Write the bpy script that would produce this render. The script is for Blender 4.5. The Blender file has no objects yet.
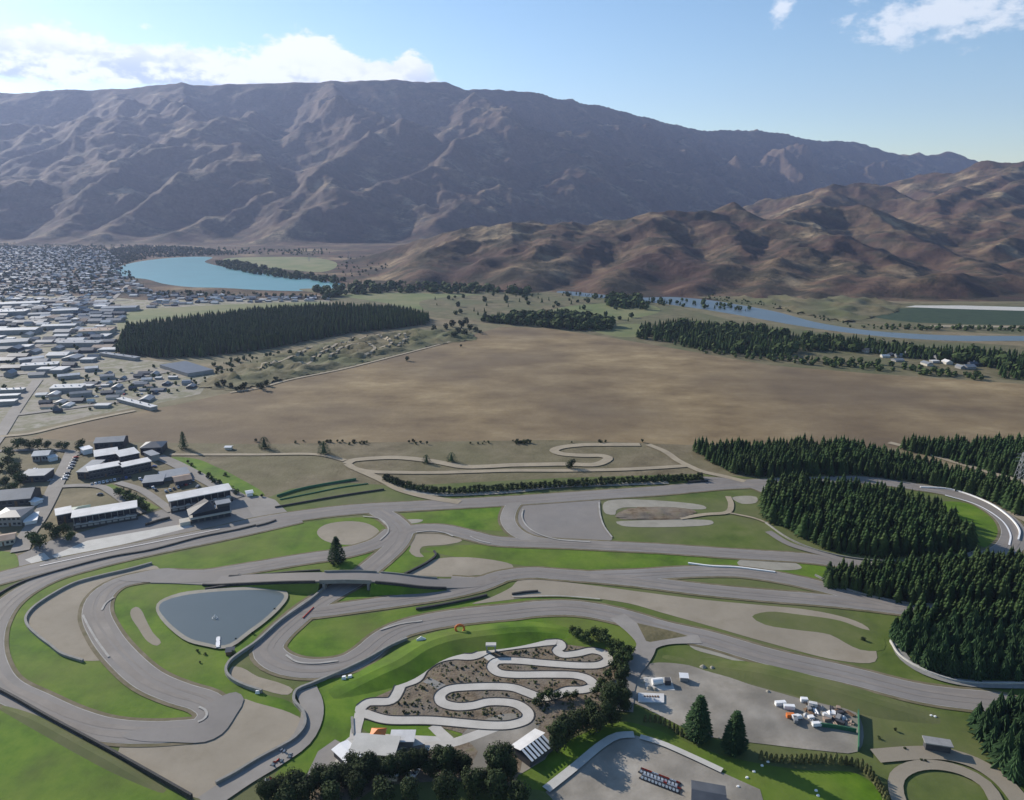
import bpy, math, random
import numpy as np
from mathutils import Vector
from mathutils.geometry import tessellate_polygon
random.seed(7); RNG=np.random.RandomState(7)
scn=bpy.context.scene; COL=scn.collection
R=math.radians
# ------------------------------------------------------------------ camera model
CH=200.0; F=730.0; PITCH=R(15.0); W,H=1024,800
def ray(px,py):
    u=(px-512)/F; v=(400-py)/F
    dy=math.cos(PITCH)+v*math.sin(PITCH); dz=-math.sin(PITCH)+v*math.cos(PITCH)
    return u,dy,dz
def G(px,py,z=0.0):                       # point of the ground plane (height z) seen there
    x,y,k=ray(px,py); t=(z-CH)/k
    return (x*t,y*t)
def PD(px,py,D):                          # point at forward distance D
    x,y,k=ray(px,py); t=D/y
    return (x*t,D,CH+k*t)
def PX(x,y,z=0.0):
    zz=z-CH; d=y*math.cos(PITCH)-zz*math.sin(PITCH); v=y*math.sin(PITCH)+zz*math.cos(PITCH)
    return 512+F*x/d, 400-F*v/d
cam=bpy.data.cameras.new('camera'); co=bpy.data.objects.new('camera',cam); COL.objects.link(co)
co.location=(0,0,CH); co.rotation_euler=(R(90)-PITCH,0,0)
cam.sensor_width=36; cam.lens=F/W*36; cam.clip_start=1; cam.clip_end=60000; scn.camera=co

# ------------------------------------------------------------------ materials
MATS={}
def mat(name,cols,scale=0.05,rough=0.9,detail=6,bump=0.0,bscale=None,spec=0.2,rand=0.0,scale2=None,mix2=0.0,col2=None,coord='Object',stretch=None,metal=0.0,bdist=1.0):
    """cols: list of colours spread over a noise ramp"""
    if name in MATS: return MATS[name]
    m=bpy.data.materials.new(name); m.use_nodes=True; nt=m.node_tree; N=nt.nodes; L=nt.links
    b=N['Principled BSDF']; b.inputs['Roughness'].default_value=rough; b.inputs['Metallic'].default_value=metal
    b.inputs['Specular IOR Level'].default_value=spec
    tc=N.new('ShaderNodeTexCoord'); src=tc.outputs[coord]
    if stretch:
        mp=N.new('ShaderNodeMapping'); mp.inputs['Scale'].default_value=stretch[0]; mp.inputs['Rotation'].default_value=(0,0,stretch[1])
        L.new(src,mp.inputs[0]); src2=mp.outputs[0]
    else: src2=src
    if len(cols)==1: cols=cols*2
    n=N.new('ShaderNodeTexNoise'); n.inputs['Scale'].default_value=scale; n.inputs['Detail'].default_value=detail; n.inputs['Roughness'].default_value=0.66
    L.new(src2,n.inputs['Vector'])
    cr=N.new('ShaderNodeValToRGB'); e=cr.color_ramp.elements
    k=len(cols)
    for i,c in enumerate(cols):
        p=0.33+0.34*i/(k-1)
        if i<2: e[i].position=p; el=e[i]
        else: el=e.new(p)
        el.color=(*c,1)
    L.new(n.outputs['Fac'],cr.inputs[0]); out=cr.outputs[0]
    if col2:
        n2=N.new('ShaderNodeTexNoise'); n2.inputs['Scale'].default_value=scale2; n2.inputs['Detail'].default_value=5
        L.new(src,n2.inputs['Vector'])
        r2=N.new('ShaderNodeMapRange'); r2.inputs[1].default_value=0.5-0.1; r2.inputs[2].default_value=0.5+0.12; r2.inputs[3].default_value=0; r2.inputs[4].default_value=mix2
        L.new(n2.outputs['Fac'],r2.inputs[0])
        mx=N.new('ShaderNodeMix'); mx.data_type='RGBA'; L.new(r2.outputs[0],mx.inputs[0]); L.new(out,mx.inputs[6]); mx.inputs[7].default_value=(*col2,1); out=mx.outputs[2]
    if rand>0:
        oi=N.new('ShaderNodeObjectInfo'); r3=N.new('ShaderNodeMapRange'); r3.inputs[3].default_value=1-rand; r3.inputs[4].default_value=1+rand
        L.new(oi.outputs['Random'],r3.inputs[0])
        hs=N.new('ShaderNodeHueSaturation'); L.new(r3.outputs[0],hs.inputs['Value']); L.new(out,hs.inputs['Color']); out=hs.outputs[0]
    L.new(out,b.inputs['Base Color'])
    if bump>0:
        n3=N.new('ShaderNodeTexNoise'); n3.inputs['Scale'].default_value=bscale or scale*4; n3.inputs['Detail'].default_value=5
        L.new(src,n3.inputs['Vector']); bp=N.new('ShaderNodeBump'); bp.inputs['Strength'].default_value=bump; bp.inputs['Distance'].default_value=bdist
        L.new(n3.outputs['Fac'],bp.inputs['Height']); L.new(bp.outputs[0],b.inputs['Normal'])
    MATS[name]=m; return m
M={}
M['dry']=mat('dry_grass',[(.12,.093,.05),(.19,.15,.085),(.25,.20,.12)],.03,detail=11,bump=.3,bscale=.3,col2=(.10,.11,.05),scale2=.006,mix2=.6)
M['field']=mat('brown_field',[(.14,.096,.048),(.20,.142,.072),(.25,.183,.096),(.32,.243,.132)],.02,detail=13,bump=.3,bscale=.25,col2=(.105,.076,.050),scale2=.004,mix2=.7,stretch=((.75,1.1,1),R(6)))
M['scrub']=mat('scrubby_grass',[(.085,.075,.035),(.135,.115,.06),(.19,.155,.085)],.05,detail=11,bump=.4,bscale=.4,col2=(.085,.10,.04),scale2=.012,mix2=.7)
M['tawny']=mat('tawny_grass',[(.105,.082,.045),(.155,.125,.072),(.21,.17,.105)],.05,detail=12,bump=.4,bscale=.4,col2=(.12,.115,.05),scale2=.012,mix2=.5)
M['lawn']=mat('lush_lawn',[(.038,.086,.003),(.078,.152,.006),(.13,.205,.014)],.05,detail=12,bump=.25,bscale=.8,col2=(.135,.150,.035),scale2=.018,mix2=.6,bdist=.3)
M['turf']=mat('dull_turf',[(.055,.084,.014),(.085,.118,.020),(.125,.145,.038)],.05,detail=12,bump=.25,bscale=.8,col2=(.135,.125,.065),scale2=.012,mix2=.65,bdist=.3)
M['paddock_green']=mat('pasture_green',[(.10,.13,.045),(.15,.17,.06)],.02,col2=(.2,.18,.09),scale2=.01,mix2=.6)
M['asphalt']=mat('worn_asphalt',[(.19,.174,.158),(.222,.204,.186),(.26,.24,.22)],.04,rough=.85,detail=10,bump=.1,bscale=2,col2=(.205,.18,.155),scale2=.02,mix2=.6,bdist=.05)
M['asphalt_pale']=mat('pale_asphalt',[(.225,.205,.18),(.29,.265,.235)],.06,rough=.88,col2=(.195,.178,.155),scale2=.02,mix2=.5)
M['gravel']=mat('gravel_trap',[(.25,.212,.155),(.295,.252,.19),(.34,.292,.222)],.08,detail=10,bump=.25,bscale=1.5,col2=(.215,.186,.14),scale2=.02,mix2=.6,bdist=.2)
M['gravel_pale']=mat('pale_gravel',[(.25,.23,.185),(.32,.295,.24)],.1,bump=.25,bscale=1.5,bdist=.2)
M['yard']=mat('yard_gravel',[(.24,.212,.168),(.32,.285,.235),(.39,.355,.30)],.05,bump=.3,bscale=.8,col2=(.13,.12,.10),scale2=.03,mix2=.7,bdist=.3)
M['dirt']=mat('pale_dirt',[(.27,.225,.16),(.36,.30,.21)],.06,bump=.2,bscale=.7)
M['kart']=mat('kart_asphalt',[(.42,.39,.34),(.52,.485,.43)],.1,rough=.85,detail=9)
M['edge']=mat('faded_edge_paint',[(.28,.26,.23),(.42,.40,.36)],.15,detail=8)
M['verge']=mat('worn_verge',[(.11,.10,.045),(.15,.125,.075),(.20,.165,.11)],.12,detail=9)
M['skid']=mat('rubbered_asphalt',[(.185,.163,.142),(.222,.196,.17),(.26,.23,.20)],.05,detail=9,rough=.8)
M['town']=mat('town_ground',[(.18,.15,.11),(.28,.25,.20),(.15,.145,.075),(.34,.31,.26)],.03,detail=8)
M['conc']=mat('concrete',[(.44,.42,.375),(.53,.505,.455)],.15,rough=.8)
M['conc_d']=mat('weathered_concrete',[(.20,.19,.17),(.27,.26,.235)],.3,rough=.85)
M['tyre']=mat('tyre_rubber',[(.03,.03,.03),(.06,.058,.055)],.8,rough=.8)
M['white']=mat('white_paint',[(.72,.71,.69),(.8,.79,.77)],.3,rough=.5)
M['roof_white']=mat('white_roof_sheet',[(.52,.50,.47),(.66,.64,.61)],.15,rough=.45)
M['roof_grey']=mat('grey_roof_sheet',[(.17,.18,.19),(.23,.235,.24)],.15,rough=.45,spec=.4)
M['roof_dark']=mat('dark_roof_sheet',[(.06,.065,.075),(.09,.095,.105)],.15,rough=.4,spec=.4)
M['roof_tan']=mat('tan_roof_tile',[(.28,.20,.15),(.34,.26,.20)],.2,rough=.8)
M['roof_green']=mat('green_roof_sheet',[(.10,.16,.13),(.14,.2,.16)],.2,rough=.6)
M['wall_dark']=mat('dark_cladding',[(.045,.045,.05),(.075,.075,.08)],.3,rough=.6)
M['wall_grey']=mat('grey_cladding',[(.22,.215,.21),(.29,.285,.27)],.3,rough=.7)
M['wall_cream']=mat('cream_wall',[(.42,.39,.33),(.5,.47,.41)],.3,rough=.8)
M['glass']=mat('window_glass',[(.03,.035,.045)],1,rough=.12,spec=.6)
M['timber']=mat('brown_timber',[(.12,.075,.045),(.17,.11,.07)],.5)
M['steel']=mat('galvanised_steel',[(.3,.31,.32),(.38,.39,.4)],.5,rough=.5,metal=.4)
M['red']=mat('red_paint',[(.45,.05,.03)],1,rough=.45); M['orange']=mat('orange_paint',[(.6,.17,.04)],1,rough=.45)
M['blue']=mat('blue_paint',[(.05,.10,.28)],1,rough=.4); M['carwhite']=mat('white_car_paint',[(.7,.7,.7)],1,rough=.3,spec=.5)
M['carsilver']=mat('silver_car_paint',[(.35,.36,.37)],1,rough=.3,spec=.5); M['carblack']=mat('black_car_paint',[(.03,.03,.035)],1,rough=.3,spec=.5)
M['green_net']=mat('green_netting',[(.03,.11,.06),(.05,.15,.08)],.5)
M['bark']=mat('bark',[(.07,.05,.035),(.11,.08,.06)],2)
M['pine']=mat('pine_needles',[(.018,.042,.017),(.034,.064,.025),(.052,.085,.033)],.35,rand=.28,spec=.1,detail=3)
M['pine_mass']=mat('pine_mass_needles',[(.022,.052,.019),(.042,.078,.026),(.066,.105,.036)],.12,spec=.1,detail=5,col2=(.045,.062,.022),scale2=.03,mix2=.5)
M['leaf']=mat('broad_leaves',[(.024,.042,.013),(.045,.068,.02),(.07,.095,.03)],.5,rand=.25,spec=.15,detail=3)
M['leaf_dark']=mat('dark_leaves',[(.014,.026,.009),(.029,.043,.015),(.046,.060,.022)],.6,rand=.25,spec=.15,detail=3)
M['leaf_olive']=mat('olive_leaves',[(.07,.075,.03),(.11,.115,.05),(.16,.14,.06)],.6,rand=.25,spec=.1,detail=3)
M['orchard']=mat('orchard_rows',[(.02,.04,.02),(.04,.062,.03)],.05)
M['heath']=mat('planted_beds',[(.085,.062,.034),(.14,.10,.062),(.20,.155,.105),(.15,.13,.055)],.22,bump=.35,bscale=1.2,detail=8,col2=(.17,.15,.125),scale2=.06,mix2=.6)
def water(name,c,rough=.12,spec=.5):
    m=mat(name,[c,tuple(v*1.15 for v in c)],.01,rough=rough,spec=spec,bump=.15,bscale=.5,bdist=.1); return m
M['lake']=water('lake_water',(.13,.30,.31),.3); M['river']=water('river_water',(.09,.12,.135),.35,.3); M['pond']=water('pond_water',(.085,.105,.105),.3,.4)

# hill material: tussock, bare soil and scrub by noise; darker rock on steep slopes, putting relief contrast into the colour
def hill_mat():
    m=bpy.data.materials.new('tussock_hillside'); m.use_nodes=True; nt=m.node_tree;N=nt.nodes;L=nt.links
    b=N['Principled BSDF']; b.inputs['Roughness'].default_value=.95; b.inputs['Specular IOR Level'].default_value=.1
    tc=N.new('ShaderNodeTexCoord')
    def noise(s,d=8,r=.62):
        n=N.new('ShaderNodeTexNoise'); n.inputs['Scale'].default_value=s; n.inputs['Detail'].default_value=d; n.inputs['Roughness'].default_value=r
        L.new(tc.outputs['Object'],n.inputs['Vector']); return n.outputs['Fac']
    def ramp(f,ps):
        c=N.new('ShaderNodeValToRGB'); e=c.color_ramp.elements
        for i,(p,cc) in enumerate(ps):
            if i<2: e[i].position=p; el=e[i]
            else: el=e.new(p)
            el.color=(*cc,1)
        L.new(f,c.inputs[0]); return c.outputs[0]
    def mix(f,a,bb):
        x=N.new('ShaderNodeMix'); x.data_type='RGBA'; L.new(f,x.inputs[0]); L.new(a,x.inputs[6]); L.new(bb,x.inputs[7]); return x.outputs[2]
    base=ramp(noise(.004),[(.38,(.066,.040,.033)),(.48,(.105,.066,.046)),(.57,(.165,.115,.070)),(.68,(.33,.25,.15))])
    scrub=ramp(noise(.03,5),[(.35,(.026,.027,.018)),(.65,(.055,.050,.035))])
    rock=ramp(noise(.05,5),[(.35,(.065,.045,.038)),(.65,(.12,.088,.07))])
    f=ramp(noise(.0085,10,.7),[(.46,(0,0,0)),(.57,(.85,.85,.85))])
    c=mix(f,base,scrub)
    g=N.new('ShaderNodeNewGeometry'); s=N.new('ShaderNodeSeparateXYZ'); L.new(g.outputs['Normal'],s.inputs[0])
    mr=N.new('ShaderNodeMapRange'); mr.inputs[1].default_value=.95; mr.inputs[2].default_value=.74; mr.inputs[3].default_value=0; mr.inputs[4].default_value=.75
    L.new(s.outputs['Z'],mr.inputs[0]); c=mix(mr.outputs[0],c,rock)
    L.new(c,b.inputs['Base Color'])
    bp=N.new('ShaderNodeBump'); bp.inputs['Strength'].default_value=.9; bp.inputs['Distance'].default_value=13
    L.new(noise(.015,12,.68),bp.inputs['Height']); L.new(bp.outputs[0],b.inputs['Normal'])
    return m
M['hill']=hill_mat()

# ------------------------------------------------------------------ object helpers
def tag(o,label=None,cat=None,group=None,kind=None):
    if label: o['label']=label
    if cat: o['category']=cat
    if group: o['group']=group
    if kind: o['kind']=kind
    return o
class MB:
    def __init__(s): s.v=[]; s.f=[]; s.mi=[]
    def add(s,vs,fs,mi=0):
        k=len(s.v); s.v+= [tuple(p) for p in vs]; s.f+=[tuple(i+k for i in f) for f in fs]; s.mi+=[mi]*len(fs); return s
    def box(s,x0,x1,y0,y1,z0,z1,mi=0):
        v=[(x0,y0,z0),(x1,y0,z0),(x1,y1,z0),(x0,y1,z0),(x0,y0,z1),(x1,y0,z1),(x1,y1,z1),(x0,y1,z1)]
        return s.add(v,[(0,3,2,1),(4,5,6,7),(0,1,5,4),(1,2,6,5),(2,3,7,6),(3,0,4,7)],mi)
    def bar(s,a,b,r,n=5,mi=0,r2=None):
        a=Vector(a);b=Vector(b);d=(b-a).normalized(); u=d.orthogonal().normalized(); w=d.cross(u); r2=r if r2 is None else r2
        vs=[];
        for p,rr in ((a,r),(b,r2)):
            for i in range(n):
                t=2*math.pi*i/n; vs.append(p+u*rr*math.cos(t)+w*rr*math.sin(t))
        fs=[(i,(i+1)%n,n+(i+1)%n,n+i) for i in range(n)]+[tuple(range(n-1,-1,-1)),tuple(range(n,2*n))]
        return s.add(vs,fs,mi)
    def build(s,name,mats,parent=None,loc=None,smooth=False):
        me=bpy.data.meshes.new(name); me.from_pydata(s.v,[],s.f)
        mats=mats if isinstance(mats,(list,tuple)) else [mats]
        for m in mats: me.materials.append(m)
        if len(mats)>1: me.polygons.foreach_set('material_index',s.mi)
        if smooth: me.polygons.foreach_set('use_smooth',[True]*len(me.polygons))
        me.update(); o=bpy.data.objects.new(name,me); COL.objects.link(o)
        if parent: o.parent=parent
        if loc: o.location=loc
        return o
def empty(name,loc,rz=0):
    o=bpy.data.objects.new(name,None); COL.objects.link(o); o.location=loc; o.rotation_euler=(0,0,rz); o.empty_display_size=1; return o
def copy_tree(o,parent=None):
    c=o.copy(); COL.objects.link(c)
    if parent: c.parent=parent
    for ch in list(o.children): copy_tree(ch,c)
    return c
def catmull(P,closed=False,step=6.0):
    P=[np.array(p,float) for p in P]; n=len(P); out=[]
    rng=range(n) if closed else range(n-1)
    for i in rng:
        if closed: a,b,c,d=P[(i-1)%n],P[i],P[(i+1)%n],P[(i+2)%n]
        else: a,b,c,d=P[max(i-1,0)],P[i],P[i+1],P[min(i+2,n-1)]
        def tj(t,p,q): return t+max(np.linalg.norm(q-p),1e-6)**.5
        if not closed and i==0: a=b-(c-b)
        if not closed and i==n-2: d=c+(c-b)
        t0=0;t1=tj(t0,a,b);t2=tj(t1,b,c);t3=tj(t2,c,d)
        m=max(2,int(np.linalg.norm(c-b)/step)+1)
        for k in range(m):
            t=t1+(t2-t1)*k/m
            A1=(t1-t)/(t1-t0)*a+(t-t0)/(t1-t0)*b; A2=(t2-t)/(t2-t1)*b+(t-t1)/(t2-t1)*c; A3=(t3-t)/(t3-t2)*c+(t-t2)/(t3-t2)*d
            B1=(t2-t)/(t2-t0)*A1+(t-t0)/(t2-t0)*A2; B2=(t3-t)/(t3-t1)*A2+(t-t1)/(t3-t1)*A3
            out.append((t2-t)/(t2-t1)*B1+(t-t1)/(t2-t1)*B2)
    if not closed: out.append(P[-1])
    return out
def W2(px,z=0.0): return [G(a[0],a[1],z) for a in px]
ZL=[0.02]
def nextz():
    ZL[0]+=0.004; return ZL[0]
def poly(name,px,m,smooth=True,step=5,label=None,z=None):
    P=W2(px)
    if smooth: P=catmull(P,True,step)
    z=nextz() if z is None else z
    v=[Vector((p[0],p[1],z)) for p in P]
    tris=tessellate_polygon([v]); mb=MB()
    fs=[]
    for t in tris:
        a,b,c=[v[i] for i in t]
        fs.append(t if (b-a).cross(c-a).z>0 else (t[0],t[2],t[1]))
    mb.add(v,fs); o=mb.build(name,M[m]); tag(o,kind='structure'); return o
def offs(P,closed=False):
    n=len(P); T=[]
    for i in range(n):
        if closed: d=P[(i+1)%n]-P[i-1]
        else: d=P[min(i+1,n-1)]-P[max(i-1,0)]
        d=d[:2]/max(np.linalg.norm(d[:2]),1e-6); T.append(np.array((-d[1],d[0])))
    return T
def ribbon(name,px,w,m,closed=False,step=4,z=None,off=0.0,kind='structure'):
    P=catmull([np.array(p) for p in W2(px)],closed,step); T=offs(P,closed); z=nextz() if z is None else z
    ws=w if callable(w) else (lambda t:w)
    n=len(P); v=[]; zf=z if callable(z) else (lambda x,y:z)
    for i,(p,t) in enumerate(zip(P,T)):
        h=ws(i/(n-1))/2; a=p+t*(off+h); b=p+t*(off-h); v+=[(a[0],a[1],zf(a[0],a[1])),(b[0],b[1],zf(b[0],b[1]))]
    fs=[(2*i+1,2*i+3,2*i+2,2*i) for i in range(n-1)]
    if closed: fs.append((2*n-1,1,0,2*n-2))
    o=MB().add(v,fs).build(name,M[m]); tag(o,kind=kind); return o
def strip_solid(name,px,w,h,m,label,cat,group=None,step=4,z0=0.0,top=None,closed=False,taper=0):
    """wall / barrier / kerb: a solid of rectangular (or trapezoid) section along a line, origin at its first point"""
    P=catmull([np.array(p) for p in W2(px)],closed,step); T=offs(P,closed); o0=P[0]; top=w if top is None else top
    v=[];fs=[];n=len(P)
    for i_,(p,t) in enumerate(zip(P,T)):
        p=p-o0; tk=min(1,(min(i_,n-1-i_)+.3)*step/taper) if taper else 1; tk=.5-.5*math.cos(math.pi*tk); hh=h*tk
        for s,zz in ((w/2*(.5+.5*tk),z0),(top/2,hh),(-top/2,hh),(-w/2*(.5+.5*tk),z0)):
            q=p+t*s; v.append((q[0],q[1],zz))
    for i in range(n-1):
        a=4*i;b=a+4
        for k in range(3): fs.append((a+k,a+k+1,b+k+1,b+k))
    fs+= [(0,3,2,1),(4*n-4,4*n-3,4*n-2,4*n-1)]
    o=MB().add(v,fs).build(name,M[m],loc=(o0[0],o0[1],0)); tag(o,label,cat,group); return o
def inpoly(x,y,poly):
    c=False;n=len(poly);j=n-1
    for i in range(n):
        xi,yi=poly[i];xj,yj=poly[j]
        if (yi>y)!=(yj>y) and x<(xj-xi)*(y-yi)/(yj-yi)+xi: c=not c
        j=i
    return c
def scatter(px,sp,jit=.45,rot=0.0):
    P=W2(px); xs=[p[0] for p in P]; ys=[p[1] for p in P]; cx=(min(xs)+max(xs))/2; cy=(min(ys)+max(ys))/2
    r=math.hypot(max(xs)-cx,max(ys)-cy); out=[]; n=int(r/sp)+1; ca,sa=math.cos(rot),math.sin(rot)
    for i in range(-n,n+1):
        for j in range(-n,n+1):
            u=(i+random.uniform(-jit,jit))*sp; w=(j+random.uniform(-jit,jit))*sp
            x=cx+u*ca-w*sa; y=cy+u*sa+w*ca
            if inpoly(x,y,P): out.append((x,y))
    return out
def inframe(x,y,z=0,m=60):
    a,b=PX(x,y,z); return -m<a<W+m and b<H+m and y>0

# ------------------------------------------------------------------ noise (numpy)
def perlin(x,y,seed=0):
    rs=np.random.RandomState(seed); perm=rs.permutation(256); perm=np.concatenate([perm,perm]); ang=rs.rand(256)*2*np.pi; gx=np.cos(ang);gy=np.sin(ang)
    xi=np.floor(x).astype(int);yi=np.floor(y).astype(int);xf=x-xi;yf=y-yi;xi&=255;yi&=255
    u=xf**3*(xf*(xf*6-15)+10);v=yf**3*(yf*(yf*6-15)+10)
    def g(a,b,dx,dy):
        h=perm[perm[a&255]+(b&255)]; return gx[h]*dx+gy[h]*dy
    n00=g(xi,yi,xf,yf);n10=g(xi+1,yi,xf-1,yf);n01=g(xi,yi+1,xf,yf-1);n11=g(xi+1,yi+1,xf-1,yf-1)
    return ((n00*(1-u)+n10*u)*(1-v)+(n01*(1-u)+n11*u)*v)*1.5
def fbm(x,y,o=5,seed=0,g=.5):
    s=0;a=1;t=0
    for i in range(o): s=s+a*perlin(x*2**i,y*2**i,seed+i); t+=a; a*=g
    return s/t
def ridged(x,y,o=5,seed=0,g=.5):
    s=0;a=1;t=0;w=1
    for i in range(o):
        n=1-np.abs(perlin(x*2**i,y*2**i,seed+i)); n=n*n; s=s+a*n*w; w=np.clip(n*1.4,0,1); t+=a; a*=g
    return s/t

# ------------------------------------------------------------------ hills
def interp(x,pts):
    return np.interp(x,[p[0] for p in pts],[p[1] for p in pts])
SKY=[(-500,120),(-200,104),(0,94),(60,93),(110,90),(180,86),(250,84),(330,83),(400,81),(455,83),(470,89),(495,88),(530,93),(570,101),(620,113),(660,124),(690,133),(710,131),(740,130),(770,135),(800,140),(830,140),(860,150),(890,158),(905,154),(922,152),(940,158),(975,167),(1040,174),(1200,180),(1500,190)]
FOOT=[(-500,3700),(300,3800),(450,4000),(600,4700),(700,5500),(900,7000),(1000,7600),(1500,7600)]
CRD=[(-500,7400),(400,7500),(530,7800),(690,9000),(830,10000),(1000,10500),(1500,10500)]
def autoD(px,py,lift=1.0):
    f=interp(px,FOOT);c=interp(px,CRD);sy=interp(px,SKY); zc=PD(px,sy,c)[2]
    s=zc/(c-f); a,dy,dz=ray(px,py); k=dz/dy   # z=CH+k*D ; plane z=s*(D-f)
    D=(CH+s*f*lift)/(s-k); return min(D,c)
MAIN=[
 [(500,128),(470,142),(440,158),(415,168),(390,180),(360,195),(330,210),(305,225),(288,240)],
 [(500,128),(540,130),(580,140),(620,155),(660,168),(700,182),(740,203)],
 [(600,165),(560,180),(520,190),(495,188),(465,203),(435,222)],[(505,190),(535,205),(560,222)],
 [(640,188),(690,194),(735,202)],
 [(30,150),(75,142),(105,140),(140,138)],[(75,142),(50,170),(20,192),(-15,212)],[(85,145),(105,172),(118,188)],
 [(160,150),(125,165),(100,192),(65,222),(35,240)],[(205,135),(180,142),(160,150)],
 [(245,150),(225,165),(200,180),(160,203),(120,223),(85,241)],
 [(205,135),(235,150),(255,165),(272,190),(284,213),(280,238)],
 [(400,125),(372,137),(350,155),(322,175),(300,190)],[(250,105),(230,120),(205,135)],
 [(0,120),(60,118),(120,122),(160,118)],[(480,100),(500,112),(500,128)],[(330,83),(345,108),(400,125)],
 [(690,133),(682,150),(705,172)],[(740,130),(768,150),(760,172)],[(830,140),(810,160),(795,182)],[(920,152),(882,165),(850,184)],[(905,154),(930,170),(950,182)],
 [(620,113),(640,135),(672,156)],[(570,101),(592,120),(640,142)],[(800,140),(790,155),(735,170)],
 [(250,200),(215,215),(180,232),(160,243)],[(330,175),(345,195),(340,215)],[(-40,150),(-80,180),(-120,220)],[(-150,140),(-200,180),(-260,220)],
 [(400,190),(420,205),(425,222)],[(440,170),(455,190),(450,205)],[(110,90),(130,105),(150,118)],[(180,86),(190,105),(205,135)],[(20,170),(0,195),(-40,235)],
 [(545,140),(560,160),(600,165)],[(590,180),(600,195),(640,205)],
 [(970,167),(1010,170),(1060,168)],
]
NEAR=[
 [(330,268,2700),(345,262,2650),(400,248,2700),(440,238,2700),(480,228,2600),(500,229,2550),(520,229,2550),(560,222,2600),(600,221,2700),(650,216,2700),(700,213,2800),(730,208,2900),(754,219,2750),(778,220,2800),(811,211,2950),(862,206,3000),(889,217,2850)],
 [(480,228,2600),(455,245,2350),(430,260,2130),(415,280,1830)],[(520,229,2550),(505,245,2280),(480,268,1980)],
 [(560,222,2600),(548,238,2350),(535,252,2150),(515,275,1870)],
 [(600,221,2700),(588,240,2350),(560,262,2050),(528,284,1760)],
 [(650,216,2700),(662,238,2350),(645,260,2020),(612,282,1760)],[(662,238,2350),(690,262,1990)],
 [(700,213,2800),(720,225,2550),(738,245,2230),(722,265,1950),(690,288,1690)],
 [(754,219,2750),(800,230,2500),(835,240,2300),(870,252,2120),(890,262,2000)],
 [(862,206,3000),(900,230,2600),(936,248,2350),(985,264,2100)],
 [(800,230,2500),(790,250,2150),(775,272,1870),(755,292,1650)],
 [(835,240,2300),(850,262,2000),(835,280,1770),(815,295,1620)],
 [(890,262,2000),(880,278,1800),(865,296,1620)],
 [(915,285,1680),(935,279,1720),(960,276,1800),(1010,275,1830),(1070,273,1850)],[(960,276,1800),(985,264,2100)],
 [(768,201,4400),(811,194,4300),(835,189,4200),(865,182,4200),(902,197,4000),(930,212,3600)],
 [(835,189,4200),(820,202,3700)],
 [(889,187,5200),(919,174,5100),(936,172,5000),(970,181,4800),(985,190,4600)],
 [(977,174,5000),(990,164,4800),(1024,162,4700),(1100,150,4700),(1300,140,5000)],
 [(1024,162,4700),(1000,178,4300),(960,190,3900),(936,201,3600),(933,210,3400),(943,230,2900)],
 [(1080,170,4300),(1024,183,3900),(985,200,3500),(965,215,3200),(952,236,2750)],
 [(1100,190,3700),(1024,208,3300),(992,230,2800),(975,246,2500)],
 [(1120,215,3100),(1060,222,2900),(1024,232,2700),(995,250,2400)],
 [(1200,240,2600),(1100,245,2400),(1040,256,2200)],
 [(540,229,2550),(530,222,3300)],
]
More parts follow.
